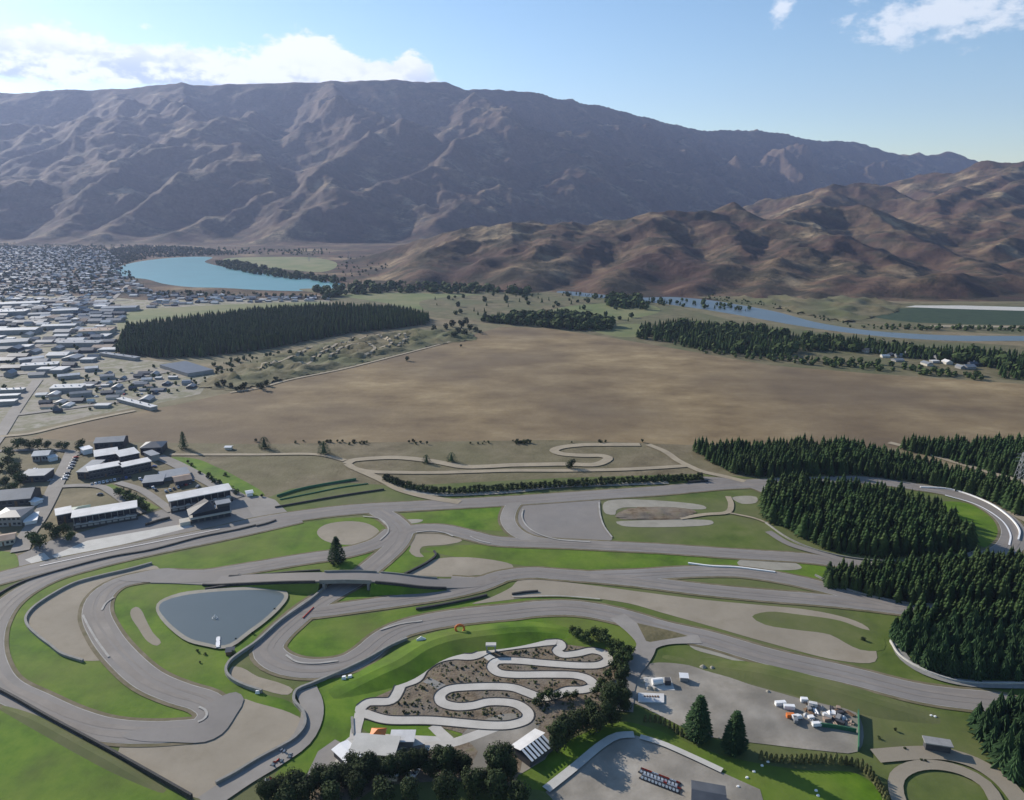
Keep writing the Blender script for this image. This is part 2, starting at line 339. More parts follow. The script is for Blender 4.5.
def build_hills():
    na,nd=1150,560
    az=np.linspace(R(-47),R(47),na); d=np.exp(np.linspace(math.log(1560),math.log(12500),nd))
    A,Dg=np.meshgrid(az,d); X=Dg*np.tan(A); Y=Dg.copy()
    pxc=512+F*np.tan(A)*0.985
    # domain warp so that the ridge lines wander
    Xw=X+fbm(X/900,Y/900,4,11)*130+fbm(X/260,Y/260,3,15)*32; Yw=Y+fbm(X/900+9,Y/900+5,4,12)*130+fbm(X/260+3,Y/260,3,16)*32
    def spread(lines,ks,base,beta,Xw=Xw,Yw=Yw):
        acc=np.exp(beta*0*X)*np.exp(beta*base)
        for L in lines:
            for a,b in zip(L[:-1],L[1:]):
                ax,ay,az_=a;bx,by,bz=b; dx,dy=bx-ax,by-ay; l2=dx*dx+dy*dy+1e-6
                t=np.clip(((Xw-ax)*dx+(Yw-ay)*dy)/l2,0,1); dist=np.hypot(Xw-(ax+t*dx),Yw-(ay+t*dy))
                h=az_+t*(bz-az_)-ks*dist+ks*18*(1-np.exp(-dist/18))
                acc=acc+np.exp(beta*np.clip(h,-400,3000))
        return np.log(acc)/beta
    main=[[PD(x,y,autoD(x,y)) for x,y in L] for L in MAIN]
    f=interp(pxc,FOOT);c=interp(pxc,CRD)
    xs=np.linspace(-500,1500,400); zc=np.array([PD(x,interp(x,SKY),interp(x,CRD))[2] for x in xs]); zcr=np.interp(pxc,xs,zc)
    t=np.clip((Y-f)/(c-f),-1,1); face=np.where(Y<=c,zcr*np.clip(t,0,1),zcr-(Y-c)*.35)
    low=np.where(Y<c, face-230*np.clip(np.minimum(t,1-t)*5,0,1), face)
    low=np.maximum(low,-60)
    hm=spread(main,.56,low,1/22.)
    near=[[PD(*p) for p in L] for L in NEAR]
    Xn=X+fbm(X/400,Y/400,4,31)*50; Yn=Y+fbm(X/400+9,Y/400+5,4,32)*50
    hn=spread(near,.40,-40+0*X,1/9.,Xn,Yn)
    k1=np.clip(hm/160,0,1); U1=fbm(X/900,Y/900,3,77)*.25
    sk=np.clip(np.abs(Y-c)/700,.16,1)      # quieter near the skyline
    hm=hm+k1*sk*(((ridged(X/1100+U1,Y/1500,3,41)-.5)*120+(ridged(X/420,Y/520,3,51,.45)-.5)*52+(ridged(X/170,Y/180,3,55)-.5)*22)*np.clip(1+(Y-5800)/2200,1,2.5))
    k2=np.clip(hn/60,0,1)
    hn=hn+k2*((ridged(X/420,Y/420,3,61)-.5)*30+(ridged(X/170,Y/170,3,63)-.5)*15+(ridged(X/60,Y/60,2,65)-.5)*3)
    Z=np.maximum(hm,hn); Z=np.where(Z<-3,-3,Z)
    v=np.stack([X,Y,Z],-1).reshape(-1,3)
    idx=np.arange(na*nd).reshape(nd,na); q=np.stack([idx[:-1,:-1],idx[:-1,1:],idx[1:,1:],idx[1:,:-1]],-1).reshape(-1,4)
    zz=Z.reshape(-1); keep=(zz[q].max(1)>-2.9); q=q[keep]
    me=bpy.data.meshes.new('hills'); me.vertices.add(len(v)); me.vertices.foreach_set('co',v.ravel())
    me.loops.add(q.size); me.loops.foreach_set('vertex_index',q.ravel().astype(np.int32)); me.polygons.add(len(q))
    me.polygons.foreach_set('loop_start',np.arange(0,q.size,4,dtype=np.int32)); me.polygons.foreach_set('use_smooth',np.ones(len(q),bool))
    me.update(calc_edges=True); me.validate(); me.materials.append(M['hill']); o=bpy.data.objects.new('hills',me); COL.objects.link(o); tag(o,kind='structure')
    return X,Y,Z
HX,HY,HZ=build_hills()
# ------------------------------------------------------------------ ground and surfaces
gp=MB(); gp.add([(-9000,-600,0),(11000,-600,0),(11000,12600,0),(-9000,12600,0)],[(0,1,2,3)]); tag(gp.build('ground',M['dry']),kind='structure')
poly('scrubland',[(-200,440),(40,436),(250,428),(420,436),(700,432),(720,470),(700,500),(300,520),(0,470),(-200,470)],'tawny',smooth=False)
poly('farmland',[(330,292),(400,290),(520,292),(640,300),(768,326),(1024,346),(1200,352),(1200,392),(1024,381),(768,366),(640,343),(520,325),(440,318),(330,300)],'scrub')
poly('field',[(30,438),(60,428),(110,417),(180,404),(250,388),(330,372),(400,355),(450,341),(500,327),(545,328),(600,336),(660,346),(768,365),(900,376),(1024,384),(1250,396),(1300,450),(1024,446),(900,448),(690,445),(560,440),(400,442),(250,444),(100,442)],'field',smooth=False)
poly('town_ground',[(-60,296),(100,296),(140,300),(330,300),(330,305),(200,306),(135,312),(112,345),(110,356),(200,366),(215,374),(200,394),(150,405),(90,416),(30,430),(-60,440)],'town',smooth=False)
poly('pasture',[(340,294),(380,290),(440,289),(480,293),(500,299),(470,306),(430,310),(380,302)],'paddock_green')
poly('pasture',[(425,300),(500,294),(560,296),(575,303),(520,308),(470,312),(440,318),(425,310)],'scrub')
poly('pasture',[(570,306),(640,303),(660,311),(620,320),(570,322),(545,316)],'paddock_green')
poly('pasture',[(590,328),(640,324),(650,335),(620,337)],'paddock_green')
poly('pasture',[(120,318),(140,310),(200,306),(300,302),(330,303),(250,310),(160,320),(125,332)],'paddock_green')
poly('pasture',[(230,258),(300,257),(335,262),(320,272),(270,268),(240,266)],'paddock_green')
poly('riverbank',[(700,297),(780,297),(900,303),(1100,305),(1100,334),(960,332),(870,325),(790,313),(720,301)],'scrub')
poly('orchard',[(860,313),(910,308),(960,307),(1100,308),(1100,324),(960,324),(900,321)],'orchard')
poly('orchard_net',[(905,307),(960,309),(1100,313),(1100,309),(960,305.5),(915,305.5)],'conc',smooth=False)
poly('farm_track',[(930,325),(1100,327),(1100,328.5),(930,326.5)],'dirt',smooth=False)
poly('lake',[(112,272),(124,265),(150,260),(185,257),(210,257),(205,262),(225,267),(255,272),(290,276),(325,281),(345,285),(335,290),(300,291),(260,290),(225,288),(190,287),(165,284),(145,279),(125,277)],'lake')
poly('river',[(560,291),(640,297.5),(670,297),(700,299),(740,305),(775,311.5),(820,323),(870,330.5),(940,335),(1024,336),(1200,337),(1200,345),(1024,341),(960,341),(900,338),(850,333),(800,326),(760,319),(720,312),(680,306),(640,301),(560,294)],'river')
poly('sandbar',[(300,289),(360,288),(430,285),(520,289),(570,295),(540,298),(470,294),(400,293),(330,294)],'scrub')
# lawns of the circuit
poly('circuit_turf',[(-260,572),(-60,570),(0,573),(40,572),(150,547),(250,522),(262,500),(290,489),(350,483),(400,486),(560,478),(700,474),(760,478),(800,472),(900,486),(1000,505),(1300,540),(1500,900),(-600,900)],'turf',smooth=False)
poly('lawn',[(12,601),(30,586),(75,570),(140,560),(200,548),(256,535),(300,524),(345,518),(380,519),(390,530),(360,547),(300,556),(256,562),(200,574),(165,568),(150,572),(120,600),(95,625),(110,650),(150,676),(200,700),(212,712),(200,722),(120,724),(60,711),(8,680),(2,650)],'lawn')
poly('lawn',[(103,605),(118,590),(160,584),(240,583),(310,583),(322,590),(290,615),(256,643),(232,660),(232,678),(256,692),(290,702),(300,716),(280,712),(240,698),(200,693),(145,668),(118,640)],'lawn')
poly('lawn',[(322,607),(345,590),(400,584),(470,586),(440,594),(370,604)],'lawn')
poly('lawn',[(281,650),(290,635),(310,622),(360,615),(470,600),(560,598),(660,612),(600,604),(520,606),(430,622),(390,632),(370,650),(340,662),(305,664)],'lawn')
poly('lawn',[(240,574),(256,568),(345,555),(375,546),(405,556),(385,572),(300,575),(256,577)],'lawn')
poly('lawn',[(395,545),(411,545),(412,553),(437,553),(430,566),(400,573),(370,573)],'lawn')
poly('lawn',[(315,685),(345,673),(380,660),(410,645),(440,633),(500,618),(560,612),(600,613),(640,630),(645,650),(600,655),(560,643),(500,645),(450,655),(420,672),(390,692),(362,706),(356,735),(350,745),(330,760),(310,780),(280,790),(275,775),(305,745),(320,715)],'lawn')
poly('lawn',[(-60,695),(0,700),(50,726),(100,754),(150,782),(190,803),(200,860),(-160,860)],'lawn')
poly('lawn',[(-60,556),(10,552),(18,560),(16,568),(-60,576)],'lawn')
poly('lawn',[(172,457),(196,459),(214,466),(235,476),(264,496),(252,498),(225,487),(192,470)],'lawn')
poly('lawn',[(512,546),(540,543),(600,546),(700,553),(768,556),(840,570),(830,578),(768,574),(700,568),(640,571),(560,571),(512,564),(450,556),(425,549),(470,545)],'lawn')
poly('lawn',[(388,516),(430,512),(512,506),(510,520),(508,530),(470,529),(440,526),(408,526)],'lawn')
poly('lawn',[(104,486),(112,484),(160,508),(148,512)],'lawn',smooth=False)
poly('lawn',[(362,722),(410,724),(436,728),(443,742),(436,746),(412,738),(370,735)],'lawn')
poly('lawn',[(447,727),(480,729),(486,732),(462,738)],'lawn')
poly('lawn',[(520,770),(560,745),(620,722),(650,728),(720,755),(800,770),(860,775),(885,800),(900,860),(480,860)],'lawn')
poly('lawn',[(-60,452),(0,452),(20,455),(16,500),(-60,500)],'scrub',smooth=False)
poly('lawn',[(935,503),(965,503),(990,515),(1003,532),(1000,545),(985,548),(960,530)],'lawn')
# gravel traps
poly('gravel_trap',[(152,565),(130,570),(100,577),(75,584),(50,598),(33,610),(26,619),(28,627),(38,637),(50,646),(62,655),(82,661),(112,659),(104,652),(95,635),(90,612),(98,592),(118,580),(160,573)],'gravel')
poly('gravel_trap',[(130,735),(170,733),(205,727),(222,703),(238,698),(256,703),(290,713),(304,722),(303,735),(280,749),(256,762),(222,785),(208,799),(192,797),(150,773),(118,753)],'gravel')
poly('gravel_trap',[(131,610),(136,607),(141,610),(146,620),(153,633),(161,643),(157,646),(148,642),(138,628),(131,617)],'gravel')
poly('gravel_trap',[(232,667),(242,668),(258,677),(276,682),(293,690),(288,695),(256,688),(238,682),(229,675)],'gravel')
poly('gravel_trap',[(317,532),(325,525),(345,521.5),(365,523),(379,531),(378,538),(365,543),(345,545),(325,541)],'gravel')
poly('gravel_trap',[(403,536),(416,532),(450,534),(462,541),(445,545),(422,547),(420,553),(424,557),(416,557),(409,551),(411,546),(400,543)],'gravel')
poly('gravel_trap',[(405,573),(420,568),(434,560),(445,558),(475,558),(512,565),(512,571),(470,576),(440,577)],'gravel')
poly('gravel_trap',[(472,604),(490,598),(512,587),(519,580),(540,580),(587,585),(640,592),(704,600),(768,606),(800,609),(830,614),(855,621),(868,628),(872,640),(875,662),(840,661),(768,643),(712,627),(662,613),(630,604),(587,598),(540,597)],'gravel')
poly('lawn',[(752,617),(768,612),(800,615),(840,621),(862,629),(880,634),(884,650),(860,650),(845,643),(830,635),(795,630),(765,625)],'turf')
poly('gravel_trap',[(689,645),(697,643),(737,655),(768,663),(843,683),(855,689),(850,692),(838,690),(768,671),(720,657),(695,650)],'gravel_pale')
poly('gravel_trap',[(604,503),(613,500),(662,501),(704,506),(706,509),(662,508.5),(622,508),(616,511),(615,515),(606,514)],'gravel_pale')
poly('gravel_trap',[(616,522),(630,521),(712,521),(713,524),(702,526),(622,526)],'gravel_pale')
poly('gravel_trap',[(737,563),(744,559),(768,560),(795,563),(802,568),(796,570),(768,570),(742,567)],'gravel_pale')
poly('gravel_trap',[(400,521),(410,519.5),(423,520),(420,522.5),(403,524)],'gravel_pale')
poly('gravel_trap',[(732,498),(745,496),(756,497),(756,503),(742,504)],'gravel_pale')
poly('bare_soil',[(616,515),(630,509),(680,508),(695,511),(680,519),(640,520),(620,519)],'heath')
# asphalt aprons and paddock
poly('paddock',[(528,503),(545,500),(598,499),(599,510),(604,527),(612,540),(590,543),(560,541),(538,537),(522,529),(518,517),(521,508)],'asphalt')
poly('pit_apron',[(18,556),(50,541),(130,519),(190,502),(228,487),(250,497),(262,505),(300,516),(256,528),(150,547),(60,568),(20,572)],'asphalt',smooth=False)
poly('pit_lane_concrete',[(52,556),(87,541),(185,524),(193,527),(130,543),(58,560)],'conc',smooth=False)
poly('pit_lane_concrete',[(25,560),(44,553),(50,559),(32,564)],'conc',smooth=False)
poly('pit_exit',[(240,498),(262,496),(275,500),(290,515),(256,520)],'asphalt_pale',smooth=False)
poly('yard',[(636,672),(650,664),(665,663),(690,666),(705,671),(730,678),(750,685),(768,690),(800,699),(830,706),(856,713),(858,752),(820,751),(768,745),(735,741),(700,735),(660,716),(640,706),(628,700)],'yard')
poly('car_park',[(548,790),(575,772),(605,748),(620,738),(636,736),(655,742),(720,772),(760,790),(780,860),(480,860)],'yard',smooth=False)
poly('forecourt',[(345,741),(355,733),(395,735),(440,737),(455,745),(440,750),(400,756),(385,765),(340,775),(318,770),(320,752)],'conc',smooth=False)
poly('forecourt',[(505,752),(525,735),(545,728),(560,722),(575,712),(560,735),(545,760),(520,775)],'yard',smooth=False)
poly('forecourt',[(300,790),(318,752),(335,740),(345,745),(330,770),(320,800)],'asphalt_pale',smooth=False)
poly('planted_ground',[(362,706),(400,686),(440,660),(480,652),(540,644),(590,648),(625,655),(628,690),(600,720),(560,740),(530,750),(440,728),(400,722),(368,716)],'heath')
poly('planted_ground',[(330,775),(400,750),(470,740),(520,752),(510,790),(480,805),(300,805)],'heath')
poly('lawn',[(370,792),(420,783),(470,783),(510,792),(545,792),(560,850),(330,850)],'turf')
poly('path',[(462,735),(500,715),(520,715),(540,725),(520,745),(490,775),(470,770),(478,752)],'yard')
# kart circuit
K=[(361,708),(368,703),(391,701),(398,692),(401,686),(416,680),(423,670),(436,661),(453,657),(473,657),(488,651),(512,647),(530,645),(549,643),(559,643),(561,647),(557,651),(562,655),(577,654),(592,651),(604,654),(608,660),(600,665),(582,666),(550,664),(512,661),(496,662),(492,667),(498,673),(512,675),(549,675),(577,676),(589,680),(593,686),(584,690),(567,691),(557,695),(542,698),(527,693),(512,688),(468,687.5),(448,690),(440,696),(442,703),(456,707),(473,706),(488,702.5),(512,703.5),(522,707.5),(528,714),(526,720),(512,725),(494,726),(431,721),(386,720),(368,715),(361.5,712)]
zk=nextz(); ribbon('kart_track',K,4.6,'kart',step=1.5,z=zk,closed=True)
ribbon('kart_track',[(433,726),(440,733),(449,741)],4.5,'kart'); ribbon('kart_track',[(505,724),(480,734),(450,744),(425,747)],4.5,'kart'); ribbon('kart_track',[(360,713),(358.5,721),(356,730),(355,740)],4.2,'kart')
ribbon('kart_track',[(426,680),(434,684),(443,688)],4,'conc_d'); ribbon('kart_track',[(486,655),(491,659),(497,662)],4,'conc')
# roads of the race circuit
TRK=[]
def trk(name,px,w,m,**k): TRK.append((name,px,w,m))
trk('race_track',[(-120,600),(-30,587),(10,576),(60,564),(110,554),(160,544),(210,534),(256,523),(300,516),(350,510),(420,506),(512,501),(600,495),(660,491),(715,486),(750,484),(800,482)],lambda t:15 if t>.3 else 15,'asphalt')
trk('return_road',[(300,519),(256,529),(200,541),(150,551),(100,563),(55,576),(25,591),(5,607),(-8,628),(-12,650),(-8,670),(4,688),(35,704),(70,720),(105,730),(150,733),(200,730)],12,'asphalt')
trk('race_track',[(200,733),(214,712),(205,702),(180,694),(150,681),(122,657),(105,635),(96,612),(103,594),(120,583),(155,576),(200,576),(240,570),(300,560),(345,553),(378,543),(394,531)],12,'asphalt')
trk('race_track',[(378,511),(392,520),(402,532),(396,545),(385,556),(372,567),(356,580),(335,592),(312,606),(292,622),(275,638),(268,650),(277,661),(298,668),(325,668.5),(350,663),(368,652),(382,640),(400,630),(430,622),(470,616),(512,612),(537,609),(575,608.5),(618,616),(662,629),(710,640),(768,657),(850,676),(918,693),(968,700),(1000,703),(1040,714),(1120,735)],13,'asphalt')
trk('race_track',[(401,535),(411,530),(441,529),(468,535),(493,541),(525,543),(562,544),(612,546.5),(662,549),(720,553),(768,556),(800,558),(850,564),(905,572)],11,'asphalt')
trk('race_track',[(516,502),(510,510),(508,522),(518,534),(536,541),(560,543)],9,'asphalt_pale')
trk('race_track',[(450,582),(480,583),(500,577),(530,573),(560,575),(600,578),(640,582),(704,590),(768,596),(830,601),(900,609)],11,'asphalt')
trk('race_track',[(590,577),(640,575),(680,572.5),(712,571.5),(737,572),(768,576),(800,582),(840,592),(870,601),(905,609),(950,612)],11,'asphalt')
trk('race_track',[(300,613),(318,612),(356,607),(406,600),(450,593),(480,586),(500,578)],10,'asphalt')
trk('race_track',[(745,484),(800,482),(860,480),(915,487),(950,493),(980,503),(1003,517),(1013,530),(1012,543),(1000,554),(975,560)],13,'asphalt')
trk('race_track',[(700,480),(730,482),(755,486),(770,492)],12,'asphalt')
for nm,px,w,m in TRK: w=w if not callable(w) else 15; ribbon('verge',px,w+4.2,'verge',step=5)
zz=nextz()
for nm,px,w,m in TRK: w=w if not callable(w) else 15; ribbon('painted_edge',px,w+.7,'edge',step=5)
for nm,px,w,m in TRK: ribbon(nm,px,w,m,step=4)
random.seed(31)
for nm,px,w,m in TRK:
    if m=='asphalt':
        w=w if not callable(w) else 15
        ph=random.random()*6
        for q in (0,1):
            P=W2(px); P=[(p[0],p[1]) for p in P]
            ribbon('rubbered_line',px,lambda t,ph=ph,q=q:(1.4+1.3*math.sin(t*19+ph+q*2)) if False else 2.0+1.5*math.sin(t*14+ph+q*2.1),'skid',step=5,off=(w*.16)*(1 if q else -1))
poly('track_apron',[(203,709),(212,703),(222,697),(236,693),(244,700),(236,716),(222,735),(205,743),(170,743),(140,742),(122,737),(135,731),(195,726),(209,718)],'asphalt')
poly('track_apron',[(118,580),(150,571),(168,569),(200,574),(232,571),(240,574),(228,580),(200,583),(150,583)],'asphalt')
ribbon('service_road',[(905,572),(860,566),(828,556),(790,545),(768,532)],5,'asphalt')
ribbon('service_road',[(617,617),(636,632),(646,645),(640,660),(630,673),(624,690),(622,712)],9,'asphalt_pale')
ribbon('service_road',[(640,655),(652,645),(667,641),(700,640)],7,'asphalt_pale')
poly('bare_soil',[(637,624),(672,632),(688,637),(668,640),(650,643),(646,642)],'scrub',smooth=False)
ribbon('service_road',[(306,690),(312,705),(311,722),(300,742),(275,760),(245,778),(205,805)],9,'asphalt_pale')
ribbon('dirt_road',[(170,455),(256,455),(318,455),(345,461)],5,'dirt')
ribbon('service_road',[(158,457),(175,464),(205,480),(240,498)],10,'asphalt_pale')
ribbon('dirt_track',[(347,464),(352,461),(370,459),(395,458),(420,460),(440,463),(462,467),(485,467),(512,465.5),(540,465),(565,464.5),(595,465),(606,461),(608,458),(600,456),(585,456),(560,454),(554,451),(560,448),(580,445.5),(610,445),(640,445)],8,'dirt')
ribbon('dirt_track',[(347,464),(355,469),(370,472),(400,473),(440,473),(512,471),(560,471),(620,470),(660,468),(690,466)],6,'dirt')
ribbon('dirt_track',[(648,445),(665,452),(678,461),(690,467),(702,472),(720,476),(745,482)],6,'dirt')
ribbon('dirt_track',[(358,470),(370,475),(385,482),(400,490),(430,498),(460,503)],7,'dirt')
ribbon('dirt_track',[(405,490),(440,495),(480,494),(512,492),(560,487),(612,485),(668,483)],6,'gravel_pale')
ribbon('dirt_track',[(728,497),(731,505),(727,513),(705,515),(680,519)],4,'dirt')
ribbon('dirt_track',[(727,513),(755,519),(768,524)],2,'dirt')
ribbon('dirt_track',[(889,443),(905,447),(950,461),(1000,476),(1060,492)],7,'dirt')
ribbon('dirt_track',[(1010,512),(1030,523),(1060,535)],6,'dirt')
ribbon('dirt_track',[(895,643),(905,660),(925,673),(960,683),(1024,686),(1060,686)],5,'conc_d')
ribbon('dirt_track',[(875,757),(915,754),(945,755),(975,764),(1000,780),(1018,800),(1030,820)],7,'gravel')
ribbon('dirt_track',[(905,815),(896,793),(897,778),(912,768),(935,766),(962,772),(985,785),(1000,810)],5,'gravel')
ribbon('road',[(72,452),(66,466),(58,482),(48,502),(38,520),(26,537),(20,552)],10,'asphalt_pale')
ribbon('road',[(-40,452),(0,451.5),(40,450),(72,452),(80,455)],6,'asphalt_pale')
ribbon('road',[(60,487),(80,486),(100,487),(112,493),(130,506),(142,514)],6,'asphalt_pale')
ribbon('road',[(118,483),(140,490),(160,503),(172,512)],6,'asphalt_pale')
ribbon('road',[(-15,455),(0,435),(14,413),(28,393),(38,380)],11,'asphalt_pale'); ribbon('road',[(0,363),(20,353),(42,344),(62,336),(80,328)],11,'asphalt_pale')
ribbon('road',[(82,388),(110,383),(140,377),(175,370)],14,'asphalt_pale'); ribbon('dirt_road',[(0,437),(30,434),(60,427),(110,416),(135,411)],6,'dirt')
ribbon('dirt_road',[(230,393),(256,389),(290,380),(340,370),(400,355),(450,342)],5,'dirt')
ribbon('highway',[(-60,234),(20,238),(80,241),(160,243),(240,246)],10,'asphalt_pale')
for a,b in [((18,415),(120,402)),((0,376),(90,368)),((0,350),(100,342)),((0,322),(115,316)),((0,308),(130,300)),((0,296),(120,290)),((0,284),(100,280)),((20,330),(70,290)),((60,320),(115,283)),((100,312),(128,285)),((-20,300),(60,262)),((150,304),(320,296))]:
    ribbon('road',[a,((a[0]+b[0])/2,(a[1]+b[1])/2),b],9,'asphalt_pale')
# raised kerbs of the race track (painted concrete lips on the apexes)
for k,(pp) in enumerate([[(199,708),(205,711),(207,716),(203,721),(198,723)],[(102,611),(106,604),(114,598)],[(83,616),(90,630),(98,643),(109,658)],[(363,517),(378,519),(387,526),(388,533),(380,541)],[(523,510),(522,518),(527,527),(537,534),(556,540),(590,543)],[(416,533),(432,531.5),(446,534),(453,537)],[(470,537),(478,541),(490,544)],[(599,503),(600,515),(604,527),(612,538)],[(512,597.5),(560,597),(600,600)],[(380,631),(400,625),(422,622)],[(286,656),(297,663),(315,664.5),(338,662)],[(945,496),(975,505),(1000,520),(1010,535),(1009,546)]]):
    ribbon('kerb',pp,1.0,'white' if k==11 else 'edge',step=3)
for k,pp in enumerate([[(61,565),(85,570)],[(134,545),(146,550)],[(76,556),(82,562)]]): pass
ribbon('painted_line',[(40,567),(100,554),(160,542),(220,530)],.5,'white')
# water bodies
poly('pond_shore',[(156,609),(160,602),(180,594),(215,590),(256,588),(277,589),(287,593),(288,599),(280,610),(266,623),(250,635),(232,648),(220,650),(208,648),(188,643),(172,632),(160,619)],'gravel_pale')
poly('pond',[(159,609),(163,603),(182,597),(215,593),(256,591),(275,592),(283,595),(284,599),(276,609),(263,621),(248,632),(230,645),(220,647),(210,645),(191,640),(176,630),(164,618)],'pond')

# dirt mounds of the motocross ground and the soil pile: small relief patches
def relief(name,px,amp,wl,cell,m,seed,stretch=(1,1),rot=0):
    P=W2(px); xs=[p[0] for p in P]; ys=[p[1] for p in P]
    nx=int((max(xs)-min(xs))/cell)+2; ny=int((max(ys)-min(ys))/cell)+2
    gx=np.linspace(min(xs),max(xs),nx); gy=np.linspace(min(ys),max(ys),ny); X,Y=np.meshgrid(gx,gy)
    D=np.full(X.shape,1e9); 
    for i in range(len(P)):
        (ax,ay),(bx,by)=P[i],P[(i+1)%len(P)]; dx,dy=bx-ax,by-ay; t=np.clip(((X-ax)*dx+(Y-ay)*dy)/(dx*dx+dy*dy),0,1); D=np.minimum(D,np.hypot(X-ax-t*dx,Y-ay-t*dy))
    ins=np.array([[inpoly(x,y,P) for x in gx] for y in gy]); D=np.where(ins,D,-1)
    c,s=math.cos(rot),math.sin(rot); U=(X*c+Y*s)*stretch[0]; V=(-X*s+Y*c)*stretch[1]
    Z=(ridged(U/wl,V/wl,3,seed)-.38)*amp*2; Z=np.clip(Z,0.0,None)*np.clip(D/25,0,1)+.35+fbm(X/8,Y/8,2,seed+9)*.15
    idx=np.arange(nx*ny).reshape(ny,nx); q=np.stack([idx[:-1,:-1],idx[:-1,1:],idx[1:,1:],idx[1:,:-1]],-1).reshape(-1,4)
    q=q[(D.reshape(-1)[q]>=0).all(1)]; mb=MB(); mb.v=[tuple(p) for p in np.stack([X,Y,Z],-1).reshape(-1,3)]; mb.f=[tuple(int(i) for i in f) for f in q]
    tag(mb.build(name,M[m],smooth=True),kind='structure')
    def zf(x,y):
        i=min(max(int((x-gx[0])/(gx[1]-gx[0])),0),nx-2); j=min(max(int((y-gy[0])/(gy[1]-gy[0])),0),ny-2); return float(Z[j:j+2,i:i+2].max())+.12
    return zf
mzf=relief('motocross_ground',[(192,388),(215,372),(260,357),(340,340),(425,328),(470,330),(480,340),(440,345),(400,355),(340,369),(290,380),(235,392)],7,60,6,'scrub',71,(1,2.2),R(-25))
relief('river_bluff',[(690,298),(760,296),(850,298),(905,304),(900,312),(870,320),(850,324),(800,314),(750,304)],9,110,10,'scrub',78)
relief('soil_mound',[(612,518),(625,508),(655,506),(690,509),(700,513),(685,520),(640,521)],4,25,2.5,'heath',75)
# grassed earth banks
def bank(px,w,h,m='lawn'):
    o=strip_solid('earth_bank',px,w,h,m,None,None,top=w*.2,step=4,taper=45); tag(o,kind='structure'); return o
bank([(322,700),(345,690),(375,678),(400,668),(425,652),(450,643),(500,636),(545,632),(580,634)],24,2.6)
bank([(690,660),(730,668),(768,676),(830,692),(880,706),(925,716),(950,722)],19,2.0,'turf')
bank([(650,655),(670,658),(700,662)],9,1,'turf')
bank([(-20,698),(30,719),(80,746),(130,773),(180,800)],7,1.2,'turf')

for pp in [[(300,368),(330,352),(352,341),(372,337),(392,346),(380,352)],[(330,360),(345,350),(362,347),(375,352),(365,358)],[(395,341),(402,336),(406,342),(398,348)],[(255,372),(290,362),(310,352),(330,349)]]:
    ribbon('motocross_track',pp,4,'dirt',z=mzf,step=2)
# ------------------------------------------------------------------ vegetation
def conifer_crown(seed,tiers=6,pts=7,r=.19,base=.08,rag=.35):
    rr=random.Random(seed); mb=MB()
    for t in range(tiers):
        f=t/(tiers-1); z0=base+(1-base)*(f**.9)*.84; z1=min(1.0,z0+.30*(1-f*.45)); R0=r*(1-f)**.75*(.85+.3*rr.random())+.016
        a0=rr.random()*6.28; rim=[]
        for k in range(2*pts):
            a=a0+math.pi*k/pts; q=R0*((1+rag*(rr.random()-.3)) if k%2==0 else .58*(1+.2*(rr.random()-.5)))
            rim.append((q*math.cos(a),q*math.sin(a),z0-(.035 if k%2==0 else -.02)*(1.5-f)+.02*(rr.random()-.5)))
        n=2*pts; mb.add(rim+[(.01*rr.uniform(-1,1),.01*rr.uniform(-1,1),z1),(0,0,z0+.03)],[(k,(k+1)%n,n) for k in range(n)]+[((k+1)%n,k,n+1) for k in range(n)])
    return mb
def big_conifer_crown(seed,h,r,n=1500,shape=.8,sz=1.0):
    """many drooping branch sprays round a stem, metres"""
    rr=random.Random(seed); mb=MB(); top=h
    lump=[(rr.random()*6.28,rr.random(),rr.uniform(.75,1.2)) for _ in range(9)]
    for i in range(n):
        f=rr.random()**1.25; z=h*(.06+.94*f); a=rr.random()*6.28
        R0=r*(1-f)**shape*(1 if f>.12 else .6+f*3.3); k=1
        for la,lf,lk in lump:
            if abs((a-la+3.14)%6.28-3.14)<.7 and abs(f-lf)<.15: k=lk
        q=R0*k*(.35+.65*rr.random()**.5)+.1; s=(.35+.6*rr.random())*max(h/16,.5)*sz
        c=Vector((q*math.cos(a),q*math.sin(a),z-.15*q)); o=Vector((math.cos(a),math.sin(a),-.25+.5*rr.random())).normalized(); t=Vector((-math.sin(a),math.cos(a),.3*rr.uniform(-1,1)))
        mb.add([c-o*s*.9,c+t*s*.5-Vector((0,0,.1)),c+o*s*1.1,c-t*s*.5-Vector((0,0,.1))],[(0,1,2,3)])
    for k in range(5):      # inner sprays close the stem
        z=h*(.12+.16*k); q=r*.5*(1-z/h); mb.add([(q*math.cos(j*1.05+k),q*math.sin(j*1.05+k),z) for j in range(6)]+[(0,0,min(h,z+.3*h))],[(j,(j+1)%6,6) for j in range(6)])
    return mb
